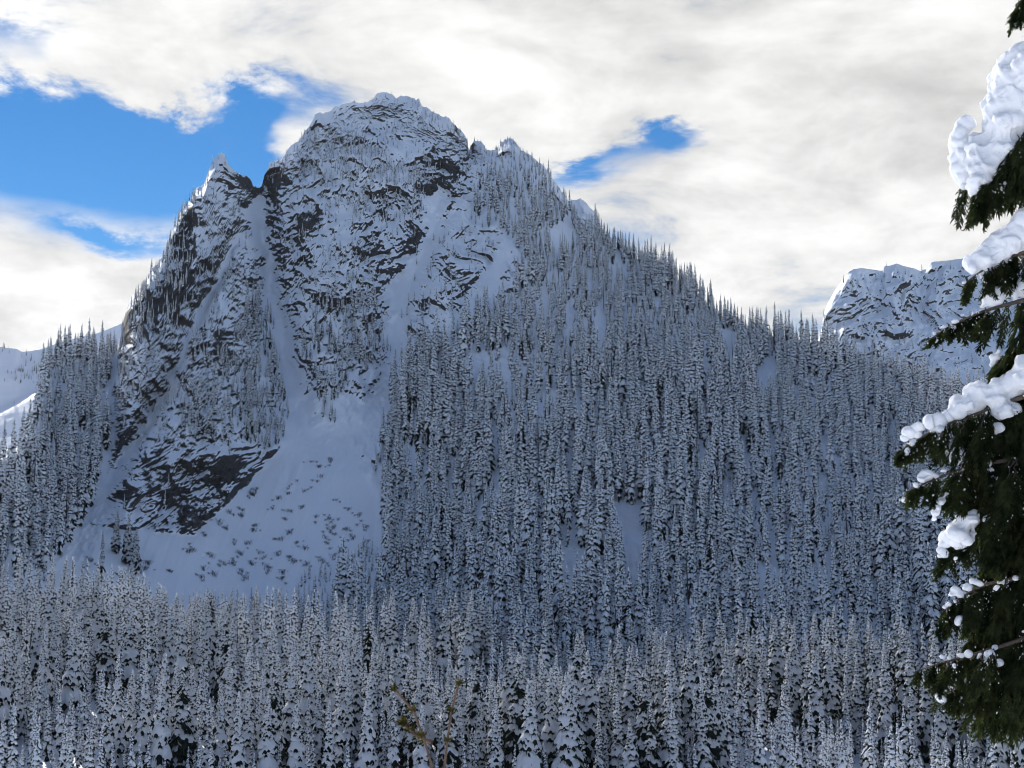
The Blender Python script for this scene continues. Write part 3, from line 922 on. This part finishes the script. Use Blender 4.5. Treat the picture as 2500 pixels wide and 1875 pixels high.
for (x, y, z, h) in under:
    kk = int(rg.choice([0, 1, 2, 5])); TP.append((x, y, z)); TI.append(kk); TS.append(h / PH[kk]); TR.append(rg.uniform(0, math.tau))
for q in near:
    x, y, z, h, r, u0, v0 = q
    if id(q) in chosen:
        kd = str(rg.choice(['narrow', 'broad', 'dark', 'ragged'], p=[.44, .38, .06, .12]))
        if kd in ('narrow', 'broad') and x + (y - 450) * .3 + rg.normal(0, 25) < 10: kd = 'white_' + kd  # heavier snow left of the shadow edge, partly standing in for sunlight there
        edge_ = v0 < np.interp(u0, [0, 130, 330, 420, 600, 850, 960, 1000], [1345, 1345, 1385, 1440, 1425, 1440, 1430, 0]) + 45
        size = 'very tall ' if h > 33 else 'short ' if h < 20 else ''
        lab = size + LAB[kd].replace('tall ', '') if size else LAB[kd]
        if edge_: lab = lab.replace('in the valley forest', 'at the upper forest edge')
        tree_thing(kd, (x, y, z), h, lab, 'snowy conifers of the valley forest', rg.uniform(0, math.tau))
    else:
        TP.append((x, y, z)); kk = int(rg.choice([0, 1, 2, 3, 4, 5, 8, 9], p=[.18, .19, .15, .15, .14, .12, .04, .03])); TI.append(kk); TS.append(h / PH[kk]); TR.append(rg.uniform(0, math.tau))


def on_face(u, v):
    d = (U - u) ** 2 + (Vv - v) ** 2
    i, j = np.unravel_index(np.argmin(d), d.shape)
    return Vector((X[i, j], Y[i, j], Z[i, j]))


# lone trees on the open snow (pixel of the base, height in metres)
for (u, v, h, kd, lab) in ((270, 1372, 27, 'narrow', 'lone narrow snowy conifer on the open snow under the lower cliff'),
                           (283, 1350, 27, 'narrow', 'slim snowy conifer in the clump of three under the lower cliff'),
                           (312, 1375, 29, 'broad', 'middle snowy conifer in the clump of three under the lower cliff'),
                           (330, 1400, 27, 'broad', 'lowest snowy conifer in the clump of three under the lower cliff'),
                           (246, 1420, 29, 'ragged', 'tall thin conifer standing alone on the snow apron beside the left forest'.replace('left forest', 'forested spur'))):
    if u == 270: continue
    p = on_face(u, v); p.z -= .4
    tree_thing(kd, p, h, lab, 'lone conifers on the snow apron', rg.uniform(0, 6))
for (u, dr_, h, lab) in ((1735, 6, 30, 'tallest conifer on the forested ridge line against the sky'),
                         (1770, 4, 24, 'conifer just down the ridge from the tallest ridge line tree')):
    jcol = int(np.argmin(np.abs(U[-4] - u)))
    tree_thing('ragged', (X[-dr_, jcol], Y[-dr_, jcol], Z[-dr_, jcol] - .3), h, lab, 'ridge line conifers', 1.0)

# ------------------------------------------------------------------ the mass of the forest: one object
pm = bpy.data.meshes.new('forest')
pm.from_pydata([tuple(map(float, p)) for p in TP], [], [])
for nm, arr, ty in (('kind_index', TI, 'INT'), ('tree_scale', TS, 'FLOAT'), ('tree_turn', TR, 'FLOAT')):
    at_ = pm.attributes.new(nm, ty, 'POINT')
    at_.data.foreach_set('value', np.array(arr, np.int32 if ty == 'INT' else np.float32))
fo = link('forest', pm)
tag(fo, 'dense mass of snow covered conifers on the mountain side', 'forest', kind='stuff')
ng = bpy.data.node_groups.new('plant_forest', 'GeometryNodeTree')
ng.interface.new_socket('Geometry', in_out='INPUT', socket_type='NodeSocketGeometry')
ng.interface.new_socket('Geometry', in_out='OUTPUT', socket_type='NodeSocketGeometry')
N = ng.nodes
gi, go = N.new('NodeGroupInput'), N.new('NodeGroupOutput')
iop = N.new('GeometryNodeInstanceOnPoints'); ci = N.new('GeometryNodeCollectionInfo')
ci.inputs['Collection'].default_value = pc; ci.inputs['Separate Children'].default_value = True; ci.inputs['Reset Children'].default_value = True


def named(nm, ty):
    q = N.new('GeometryNodeInputNamedAttribute'); q.data_type = ty; q.inputs['Name'].default_value = nm
    return q.outputs[0]


L_ = ng.links
L_.new(gi.outputs[0], iop.inputs['Points']); L_.new(ci.outputs[0], iop.inputs['Instance'])
iop.inputs['Pick Instance'].default_value = True
L_.new(named('kind_index', 'INT'), iop.inputs['Instance Index'])
cx_ = N.new('ShaderNodeCombineXYZ'); L_.new(named('tree_turn', 'FLOAT'), cx_.inputs[2])
for k_i in (0, 1):
    rv_ = N.new('FunctionNodeRandomValue'); rv_.data_type = 'FLOAT'
    rv_.inputs[2].default_value, rv_.inputs[3].default_value = -.05, .05
    rv_.inputs['Seed'].default_value = 5 + k_i
    L_.new(rv_.outputs[1], cx_.inputs[k_i])
L_.new(cx_.outputs[0], iop.inputs['Rotation']); L_.new(named('tree_scale', 'FLOAT'), iop.inputs['Scale'])
L_.new(iop.outputs[0], go.inputs[0])
fo.modifiers.new('plant', 'NODES').node_group = ng
print('TREES', len(TP), 'near', len(near), 'things', len(chosen))


# ------------------------------------------------------------------ leafless shrubs poking out of the avalanche fan
def tube(VV, QQ, pts, r0, r1, sides=5):
    pts = [np.asarray(p, float) for p in pts]; n = len(pts); b = len(VV)
    for i, p in enumerate(pts):
        d = pts[min(i + 1, n - 1)] - pts[max(i - 1, 0)]; d = d / (np.linalg.norm(d) + 1e-9)
        a = np.cross(d, (0, 0, 1)); a = a / np.linalg.norm(a) if np.linalg.norm(a) > .05 else np.array([1., 0, 0])
        c = np.cross(d, a); rad = r0 + (r1 - r0) * i / (n - 1)
        for k in range(sides):
            t = k / sides * math.tau
            VV.append(tuple(p + a * math.cos(t) * rad + c * math.sin(t) * rad))
    for i in range(n - 1):
        for k in range(sides):
            QQ.append((b + i * sides + k, b + i * sides + (k + 1) % sides, b + (i + 1) * sides + (k + 1) % sides, b + (i + 1) * sides + k))


def shrub_mesh(seed):
    rg = np.random.default_rng(seed); VV, QQ = [], []
    for _ in range(int(rg.integers(16, 26))):
        x0, y0 = rg.normal(0, .75, 2)
        a = rg.uniform(0, math.tau); o_ = rg.uniform(.3, 1.3); h = rg.uniform(.8, 2.3)
        p0 = np.array([x0, y0, -1.0]); p1 = p0 + [math.cos(a) * o_ * .4, math.sin(a) * o_ * .4, h * .55 + 1.0]; p2 = p1 + [math.cos(a) * o_ * .7, math.sin(a) * o_ * .7, h * .45]
        tube(VV, QQ, [p0, p1, p2], .075, .02, 3)
        for q in range(3):
            f = rg.uniform(.3, 1); m_ = p1 + (p2 - p1) * f; b_ = a + rg.uniform(-1.3, 1.3)
            tube(VV, QQ, [m_, m_ + np.array([math.cos(b_) * .5, math.sin(b_) * .5, rg.uniform(.1, .6)])], .035, .015, 3)
    return mesh_np('leafless_shrub', VV, np.array(QQ), [M_SHRUB])


SM = [shrub_mesh(300 + i) for i in range(6)]
SH = [(1245, 890), (1385, 865), (1370, 810), (1330, 780), (1440, 765), (980, 970), (1290, 950), (1200, 960), (1140, 990), (1470, 1000), (1100, 1050), (1190, 1065), (1270, 1045), (1170, 1110), (1540, 1060),
      (1600, 1090), (1430, 1105), (1440, 1130), (1440, 1180), (1410, 1220), (1420, 1255), (1450, 1160), (1530, 1170), (1570, 1220), (1640, 1160), (1470, 1200), (1010, 1150), (960, 1250), (990, 1180), (1030, 1310), (1060, 1330), (910, 1310),
      (1200, 1190), (1240, 1250), (1150, 1230), (1290, 1280), (1190, 1330), (1130, 1310), (930, 1060), (850, 1070), (910, 1090), (790, 1130), (830, 1165), (700, 1190), (620, 1300), (820, 1370), (870, 1370), (750, 1330),
      (700, 1400), (760, 1430), (690, 1450), (980, 1370), (920, 1410), (950, 1450), (1070, 1390), (1080, 1410), (1160, 1420), (1150, 1460), (1230, 1360), (1400, 1360), (1380, 1350), (500, 1410), (380, 1370), (370, 1400),
      (50, 1350), (30, 1390), (200, 1430), (290, 1480), (425, 1160), (975, 960), (960, 980), (1000, 945), (1500, 1290), (1460, 1330), (1520, 1280), (1655, 1240), (1360, 1100), (1300, 1370), (880, 1250), (640, 1290)]
for n_, (a, b) in enumerate(SH):
    u, v = 200 + a * .42194, 800 + b * .42194
    for q in range(3):
        p = on_face(u + rg.normal(0, 9) * (q > 0), v + rg.normal(0, 7) * (q > 0)); k = rg.uniform(.9, 1.7) * (.6 if q else 1)
        o = link('leafless_shrub', SM[(n_ + q) % 6], None, p)
        o.rotation_euler = (0, 0, rg.uniform(0, 6)); o.scale = (k, k, k * .75)
        tag(o, 'dark leafless shrub poking out of the smooth avalanche snow', 'shrub', 'shrubs on the avalanche fan')

# ------------------------------------------------------------------ the big hanging-bough conifer beside the viewpoint
TD = 18.0
tree = bpy.data.objects.new('hanging_bough_conifer', None); COL.objects.link(tree)
tb_ = at(2760, 1400, TD + .4)
tree.location = (tb_.x, tb_.y, float(ground_z(np.array([tb_.x]), np.array([tb_.y]))[0]) - .3)
tag(tree, 'close dark green conifer with long hanging boughs carrying thick pillows of snow', 'tree')
ORG = np.array(tree.location)
VV, QQ = [], []
tube(VV, QQ, [(.03 * math.sin(i), .03 * math.cos(i * 1.7), i * 2.1) for i in range(12)], .34, .12, 12)
link('trunk', mesh_np('trunk', VV, np.array(QQ), [M_BARK2]), tree)


def spray_proto(seed):
    """one hanging spray, unit length, pointing down: list of leaf triangles"""
    rg = np.random.default_rng(seed); T = []
    bend = rg.normal(0, .12, 2)
    line = lambda t: np.array([bend[0] * t * t, bend[1] * t * t, -t])

    def leaf(p, d, l, w_):
        s_ = np.cross(d, rg.normal(0, 1, 3)); s_ = s_ / (np.linalg.norm(s_) + 1e-6) * w_
        T.append((p - s_, p + s_, p + d * l))
    for t in np.arange(.03, 1.0, .055):
        p = line(t)
        for sd in (-1, 1):
            a = rg.uniform(0, math.pi) * .5 + (0 if sd > 0 else math.pi)
            out_ = np.array([math.cos(a), math.sin(a) * .6, 0]); L = .24 * (1 - .75 * t) * rg.uniform(.6, 1.2) + .03
            d = out_ * .75 + np.array([0, 0, -.8]); d /= np.linalg.norm(d)
            for f in np.arange(.1, 1.01, .22):
                q = p + d * L * f + np.array([0, 0, -.12 * L * f * f])
                for _ in range(2):
                    dd = d + rg.normal(0, .38, 3) + np.array([0, 0, -.25]); dd /= np.linalg.norm(dd)
                    leaf(q, dd, rg.uniform(.07, .12), .019)
        dd = np.array([rg.normal(0, .35), rg.normal(0, .35), -1]); leaf(p, dd / np.linalg.norm(dd), .12, .020)
    return np.array(T)


SPR = [spray_proto(500 + i) for i in range(10)]
crg = np.random.default_rng(909)


def vnoise3(P, sc, seed):
    return (vn(P[:, 0] * sc + P[:, 2] * sc * .37, P[:, 1] * sc - P[:, 2] * sc * .29, seed) + vn(P[:, 2] * sc + P[:, 0] * sc * .3, P[:, 1] * sc + P[:, 2] * sc * .5, seed + 5)) * .5


def snow_clumps(blobs_, parent, sink=0.0):
    """blobs_: list of (centre, radius); touching blobs grow together into one clump, each clump a mesh of its own"""
    import bmesh
    n = len(blobs_); par = list(range(n))

    def find(i):
        while par[i] != i: i = par[i]
        return i
    for i in range(n):
        for j in range(i):
            if np.linalg.norm(blobs_[i][0] - blobs_[j][0]) < (blobs_[i][1] + blobs_[j][1]) * .97: par[find(i)] = find(j)
    groups = {}
    for i in range(n): groups.setdefault(find(i), []).append(blobs_[i])
    for gp in groups.values():
        bm = bmesh.new()
        for c, r in gp:
            q = bmesh.ops.create_icosphere(bm, subdivisions=2, radius=r)
            for v_ in q['verts']: v_.co = Vector((v_.co.x * 1.15 + c[0], v_.co.y * 1.1 + c[1], v_.co.z * .88 + c[2]))
        tm = bpy.data.meshes.new('snow_clump'); bm.to_mesh(tm); bm.free()
        to = bpy.data.objects.new('snow_clump', tm); COL.objects.link(to)
        rmax = max(r for _, r in gp)
        md = to.modifiers.new('grow', 'REMESH'); md.mode = 'VOXEL'; md.voxel_size = .022 if rmax > .06 else .014
        m2 = to.modifiers.new('soft', 'SMOOTH'); m2.factor = .5; m2.iterations = 5
        CLUMPS.append((to, tm, rmax, parent))


def finish_clumps():
    dg = bpy.context.evaluated_depsgraph_get()
    for to, tm, rmax, parent in CLUMPS:
        fm = bpy.data.meshes.new_from_object(to.evaluated_get(dg))
        k = len(fm.vertices)
        P = np.empty(k * 3, np.float32); fm.vertices.foreach_get('co', P); P = P.reshape(-1, 3)
        Nn = np.empty(k * 3, np.float32); fm.vertices.foreach_get('normal', Nn); Nn = Nn.reshape(-1, 3)
        am = (vnoise3(P, 3.2, 1) - .5) * .15 + (vnoise3(P, 8, 7) - .5) * .10 + (vnoise3(P, 19, 3) - .5) * .05 + (vnoise3(P, 40, 13) - .5) * .02
        P = P + Nn * am[:, None] * min(1, rmax / .06)
        fm.vertices.foreach_set('co', P.astype(np.float32).ravel())
        fm.polygons.foreach_set('use_smooth', np.ones(len(fm.polygons), bool))
        fm.materials.clear(); fm.materials.append(M_CSNOW); fm.update()
        fm.name = 'snow_clump'
        DONE.append((fm, parent))
    for to, tm, rmax, parent in CLUMPS:
        bpy.data.objects.remove(to); bpy.data.meshes.remove(tm)
    for fm, parent in DONE: link('snow_clump', fm, parent)


CLUMPS, DONE = [], []


def resample(pts, n):
    pts = np.array(pts); L = np.r_[0, np.cumsum(np.linalg.norm(np.diff(pts, axis=0), axis=1))]
    t = np.linspace(0, L[-1], n)
    q = np.stack([np.interp(t, L, pts[:, k]) for k in range(3)], 1)
    for _ in range(3): q[1:-1] = q[1:-1] * .5 + (q[:-2] + q[2:]) * .25
    return q, L[-1]


MPP = TD / F


def bough(axis, hang, snow, depth=0.0, twigs=1.0, density=1.0, slant=.25, crumbs=150, dust=14):
    """axis: photo pixels from trunk to tip; hang: hanging length in photo pixels (trunk side .. tip)"""
    n0 = len(axis)
    pts = [np.array(at(u, v, TD + depth + .5 * (1 - i / (n0 - 1)) * slant)) - ORG for i, (u, v) in enumerate(axis)]
    q, L = resample(pts, 40)
    root = np.array([0, 0, q[0][2] + .15])
    VV, QQ = [], []
    tube(VV, QQ, [root] + list(q), .045, .006, 6)
    lines = [(q, hang)]
    dirx = q[-1] - q[0]; dirx /= np.linalg.norm(dirx)
    for k in range(int(13 * twigs)):
        f = crg.uniform(.05, .93); i = int(f * 39); sd = -1 if k % 2 else 1
        l = L * crg.uniform(.10, .30) * (1.05 - .7 * f)
        d = np.array([dirx[0] * .65, sd * 1.0, -.25]); d /= np.linalg.norm(d)
        tq = [q[i] + d * l * t + np.array([0, 0, -.35 * l * t * t]) + crg.normal(0, .012, 3) * (t > 0) for t in np.linspace(0, 1, 8)]
        tube(VV, QQ, tq, .014, .004, 4)
        h0 = np.interp(f, np.linspace(0, 1, len(hang)), hang)
        lines.append((np.array(tq), [h0, h0 * .75]))
    b = link('bough', mesh_np('bough', VV, np.array(QQ), [M_BARK2]), tree)
    tris = []; cr = []
    for ln, hg in lines:
        seg = np.linalg.norm(np.diff(ln, axis=0), axis=1).sum()
        for _ in range(max(3, int(seg / .050 * density))):
            f = crg.random(); g_ = f * (len(ln) - 1); i = min(int(g_), len(ln) - 2)
            p = ln[i] + (ln[i + 1] - ln[i]) * (g_ - i)
            h = np.interp(f, np.linspace(0, 1, len(hg)), hg) * MPP * crg.uniform(.35, 1.12)
            S_ = SPR[int(crg.integers(0, 10))]
            a = crg.uniform(0, math.tau); c_, s_ = math.cos(a), math.sin(a)
            Rz = np.array([[c_, -s_, 0], [s_, c_, 0], [0, 0, 1]])
            tilt = dirx * crg.uniform(.0, .35) + crg.normal(0, .12, 3)
            k = max(h, .12)
            sc = np.array([.32 + .35 * k, .32 + .35 * k, k])
            T = (S_ * sc) @ Rz.T
            T = T + (-T[..., 2:3]) * tilt * np.array([1, 1, 0])
            tris.append(T + p)
            if crg.random() < .7: cr.append(p + np.array([crg.normal(0, .05), crg.normal(0, .05), -crg.uniform(0, .8) * h]))
    # a brush of short leaves pointing forward at the tip
    T = np.concatenate(tris); nv = len(T) * 3
    fo_ = link('foliage', mesh_np('foliage', T.reshape(-1, 3), np.arange(nv).reshape(-1, 3), [M_CEDAR], smooth=False), b)
    fo_['kind'] = 'stuff'
    bl = []
    for (u, v, r) in snow:
        rm = r * MPP
        f = np.clip((u - axis[-1][0]) / (axis[0][0] - axis[-1][0] + 1e-6), 0, 1)
        c = np.array(at(u, v, TD + depth + .5 * f * slant)) - ORG
        bl.append((c, rm))
        if r > 11:
            for sd in (-1, 1):
                bl.append((c + np.array([crg.normal(0, .3) * rm, sd * rm * crg.uniform(.5, .9), -rm * crg.uniform(.1, .35)]), rm * crg.uniform(.62, .85)))
    # smaller drapes of snow caught on the bough and its side twigs
    for _ in range(dust):
        ln, hg = lines[int(crg.integers(0, len(lines)))]
        i = int(crg.integers(1, len(ln) - 1)); p = ln[i] + crg.normal(0, .03, 3)
        if crg.random() < .55: p = p + np.array([0, -.06, -crg.uniform(0, .6) * np.interp(i / len(ln), np.linspace(0, 1, len(hg)), hg) * MPP])
        r0 = crg.uniform(.014, .034); d = np.array([dirx[0] * .5, crg.normal(0, .3), -crg.uniform(.2, 1.1)]); d /= np.linalg.norm(d)
        for k in range(int(crg.integers(2, 6))):
            bl.append((p + d * r0 * k * .95 + crg.normal(0, .25, 3) * r0, r0 * (1 - .13 * k)))
    if bl: snow_clumps(bl, b)
    if cr and crumbs:
        VV, TT = [], []
        cr = [cr[i] for i in crg.permutation(len(cr))[:crumbs]]
        base = np.array([(0, 0, 1), (.9, 0, .1), (0, .9, -.1), (-.9, 0, 0), (0, -.9, .1), (0, 0, -1)], float)
        ft = [(0, 1, 2), (0, 2, 3), (0, 3, 4), (0, 4, 1), (5, 2, 1), (5, 3, 2), (5, 4, 3), (5, 1, 4)]
        for c in cr:
            for _ in range(int(crg.integers(2, 7))):
                o_ = len(VV); k = crg.uniform(.004, .011)
                cc_ = c + crg.normal(0, 1, 3) * (.03, .03, .06)
                VV += [tuple(cc_ + v_ * k * crg.uniform(.6, 1.3, 3) * (1, 1, 1.5)) for v_ in base]; TT += [tuple(i + o_ for i in t) for t in ft]
        so = link('snow_crumbs', mesh_np('snow_crumbs', VV, np.array(TT), [M_CSNOW]), b); so['kind'] = 'stuff'


bough([(2660, -70), (2570, -50), (2505, -15), (2476, 30)], [120, 90, 60], [], 0)
bough([(2680, 240), (2560, 260), (2480, 340), (2410, 430), (2375, 480)], [260, 200, 130, 90],
      [(2520, 165, 70), (2492, 205, 66), (2470, 255, 62), (2458, 305, 54), (2450, 355, 44), (2432, 385, 34), (2424, 330, 24), (2420, 412, 24), (2402, 428, 16),
       (2380, 332, 16), (2381, 352, 22), (2386, 380, 25), (2388, 410, 26), (2388, 440, 23), (2385, 466, 17), (2383, 490, 10), (2500, 425, 16), (2482, 442, 14), (2463, 462, 11), (2405, 400, 10), (2398, 415, 12)], 0, 1.2, 1.1)
bough([(2600, 300), (2480, 330), (2400, 380), (2362, 430), (2352, 480)], [80, 90, 100, 105],
      [(2353, 303, 17), (2346, 325, 22), (2344, 350, 25), (2346, 380, 25), (2348, 408, 23), (2351, 432, 18), (2354, 452, 12)], .25, .3, .5)
bough([(2680, 560), (2560, 595), (2460, 630), (2390, 665), (2352, 695)], [110, 100, 80, 50],
      [(2505, 545, 28), (2482, 572, 30), (2452, 592, 33), (2422, 612, 31), (2397, 632, 29), (2374, 645, 21), (2360, 642, 14), (2500, 592, 17), (2475, 602, 19), (2450, 620, 19), (2436, 645, 14), (2418, 664, 10), (2353, 690, 8)], 0, 1, 1)
bough([(2680, 690), (2560, 718), (2500, 732), (2400, 760), (2320, 795), (2266, 832)], [190, 170, 110, 45, 20],
      [(2505, 700, 17), (2475, 712, 15), (2445, 720, 17), (2426, 716, 23), (2414, 732, 17), (2394, 752, 11), (2352, 768, 8), (2333, 785, 8), (2302, 800, 8), (2283, 814, 7), (2330, 800, 7), (2380, 800, 7), (2455, 790, 7)], .1, 1.2, 1.2)
bough([(2680, 800), (2560, 830), (2480, 855), (2430, 885), (2413, 915)], [150, 110, 80, 40], [(2442, 855, 13), (2432, 872, 13), (2422, 890, 10), (2500, 880, 9)], .3, .8, 1)
bough([(2680, 920), (2580, 945), (2500, 968), (2400, 1005), (2300, 1040), (2232, 1078), (2193, 1112)], [300, 260, 200, 110, 60, 25],
      [(2515, 900, 37), (2484, 925, 33), (2457, 945, 29), (2432, 962, 27), (2404, 970, 25), (2386, 956, 19), (2370, 984, 23), (2347, 986, 20), (2335, 1002, 16), (2312, 1016, 11), (2291, 1025, 13), (2266, 1031, 12), (2241, 1041, 11),
       (2221, 1055, 10), (2209, 1069, 7), (2450, 1002, 27), (2472, 996, 20), (2405, 1036, 12), (2432, 1042, 14), (2293, 1050, 10), (2240, 1060, 7)], 0, 1.4, 1.3)
bough([(2640, 1090), (2480, 1120), (2360, 1140), (2300, 1162), (2240, 1188), (2212, 1203)], [200, 180, 120, 80, 30],
      [(2266, 1158, 15), (2251, 1168, 12), (2285, 1164, 11), (2302, 1150, 9), (2236, 1184, 8), (2346, 1098, 13), (2332, 1118, 13), (2300, 1220, 12), (2315, 1205, 10), (2332, 1074, 10), (2326, 1090, 9), (2322, 1106, 7), (2284, 1238, 8), (2282, 1252, 9), (2280, 1266, 6), (2412, 1132, 9), (2420, 1148, 8), (2424, 1164, 7)], -.1, 1.2, 1.2)
bough([(2620, 1200), (2480, 1240), (2380, 1275), (2320, 1335), (2292, 1372)], [180, 150, 90, 50],
      [(2362, 1270, 25), (2342, 1294, 23), (2322, 1312, 18), (2376, 1250, 15), (2306, 1328, 9), (2410, 1265, 12), (2400, 1240, 9), (2358, 1312, 16), (2340, 1330, 11), (2378, 1300, 10), (2296, 1345, 7), (2293, 1358, 6), (2425, 1195, 8), (2422, 1212, 7)], -.05, 1, 1.2)
bough([(2620, 1390), (2480, 1412), (2400, 1428), (2340, 1462), (2298, 1497)], [200, 160, 100, 55], [(2392, 1424, 9), (2362, 1435, 11), (2342, 1450, 9), (2316, 1474, 8), (2480, 1412, 8), (2375, 1420, 8), (2330, 1438, 9), (2322, 1452, 8), (2304, 1482, 6), (2440, 1420, 8), (2456, 1424, 6)], 0, 1, 1.2)
bough([(2640, 1480), (2500, 1560), (2400, 1592), (2320, 1612), (2234, 1640)], [220, 170, 90, 30], [(2300, 1604, 6), (2318, 1606, 6), (2345, 1600, 8), (2362, 1597, 7), (2430, 1580, 7), (2268, 1622, 5)], -.1, 1.1, 1.2)
bough([(2600, 1600), (2480, 1640), (2380, 1660), (2320, 1682), (2290, 1702)], [130, 110, 80, 50], [(2290, 1698, 11), (2302, 1708, 9), (2292, 1662, 7)], 0, 1, 1.2)
for k, ax in enumerate(([(2640, 960), (2540, 1060), (2450, 1140), (2390, 1220)], [(2640, 1120), (2530, 1220), (2450, 1300), (2400, 1380)], [(2640, 1270), (2530, 1350), (2450, 1430), (2390, 1520)], [(2640, 1400), (2540, 1470), (2440, 1540), (2360, 1620)],
                          [(2620, 780), (2540, 830), (2470, 880), (2430, 930)], [(2640, 1520), (2540, 1580), (2450, 1620), (2390, 1660)])):
    bough(ax, [200, 200, 170, 120], [], .55 + .1 * (k % 2), 1.2, 1.3, crumbs=220)

finish_clumps()
# the rest of the crown: the same kinds of bough on the other sides of the trunk
for b in [q for q in tree.children if q.name.startswith('bough')]:
    for turn in (118, 182, 238):
        c = b.copy(); COL.objects.link(c); c.parent = tree
        c.rotation_euler = (0, 0, R(turn + crg.uniform(-16, 16))); c.location = (0, 0, crg.uniform(-.5, .5))
        for ch in list(b.children):
            d = ch.copy(); COL.objects.link(d); d.parent = c

# ------------------------------------------------------------------ young pine tips and a bent twig just below the viewpoint
SD = 6.0


def sapling(name, stems, label, tufts, tl):
    p0 = at(stems[0][0][0], 1950, SD)
    e = bpy.data.objects.new(name, None); COL.objects.link(e)
    e.location = (p0.x, p0.y, float(ground_z(np.array([p0.x]), np.array([p0.y]))[0]) - .1)
    O = np.array(e.location)
    tag(e, label, 'sapling')
    T = []
    for si, (st, r0, r1, ground) in enumerate((a[:2] + a[2:] if False else a) for a in stems_fmt(stems)):
        pts = [np.array(at(u, v, SD + .1 * si)) - O for u, v in st]
        if ground: pts = [np.array([pts[0][0] * .3, pts[0][1], 0.0])] + pts
        q, L = resample(pts, 26)
        q += np.random.default_rng(si).normal(0, .003, q.shape)
        VV, QQ = [], []
        tube(VV, QQ, q, r0, r1, 7)
        link('stem', mesh_np('stem', VV, np.array(QQ), [M_TWIG]), e)
        a0 = 12 if ground else 4
        for i in range(a0, 26):
            nd = 14 if i > 22 else (9 if i % 5 == 0 else 1)
            ax = q[min(i + 1, 25)] - q[max(i - 1, 0)]; ax /= np.linalg.norm(ax)
            for _ in range(int(nd * tufts)):
                d = crg.normal(0, 1, 3); d -= ax * d.dot(ax); d /= np.linalg.norm(d); d = d * .8 + ax * crg.uniform(.3, 1.1); d /= np.linalg.norm(d)
                sdv = np.cross(d, crg.normal(0, 1, 3)); sdv = sdv / np.linalg.norm(sdv) * .0035
                p = q[i] + crg.normal(0, .004, 3); l = crg.uniform(.5, 1.1) * tl
                T.append((p - sdv, p + sdv, p + d * l))
    T = np.array(T)
    n = link('needles', mesh_np('needles', T.reshape(-1, 3), np.arange(len(T) * 3).reshape(-1, 3), [M_PINE], smooth=False), e)
    n['kind'] = 'stuff'


def stems_fmt(stems):
    for pts, r0, r1, gnd in stems[1]: yield pts, r0, r1, gnd


sapling('young_pine', ([(1055, 1900)], [([(1056, 1930), (1055, 1840), (1052, 1770), (1044, 1745), (1015, 1718), (985, 1697), (966, 1685)], .008, .005, True),
                                        ([(1078, 1940), (1083, 1840), (1092, 1770), (1104, 1725), (1114, 1690), (1118, 1668)], .008, .005, True),
                                        ([(1054, 1812), (1030, 1802), (1008, 1790), (992, 1772), (985, 1765)], .009, .005, False)]),
        'reddish forked pine sapling with sparse needle tufts rising in front of the forest', 2.0, .040)
sapling('bent_pine_twig', ([(1160, 1900)], [([(1150, 1960), (1168, 1878), (1186, 1860), (1206, 1855), (1232, 1866), (1248, 1885)], .008, .004, True)]),
        'low arching needle covered twig beside the forked pine sapling', 3.0, .028)

# ------------------------------------------------------------------ thin blue winter air
hv_ = [(x, y, z) for z in (-140, 760) for y in (-7200, 7200) for x in (-7200, 7200)]
hf = np.array([(0, 2, 3, 1), (4, 5, 7, 6), (0, 1, 5, 4), (2, 6, 7, 3), (0, 4, 6, 2), (1, 3, 7, 5)])
hm, hb = new_mat('winter_air')
pv = hb.n('ShaderNodeVolumePrincipled')
pv.inputs['Color'].default_value = (.72, .84, 1.0, 1); pv.inputs['Density'].default_value = HAZE; pv.inputs['Anisotropy'].default_value = .2
ho = hb.n('ShaderNodeOutputMaterial'); hm.node_tree.links.new(pv.outputs[0], ho.inputs['Volume'])
hz = link('haze', mesh_np('haze', np.array(hv_), hf, [hm], smooth=False)); tag(hz, 'thin bluish winter air over the valley', 'haze', kind='stuff')
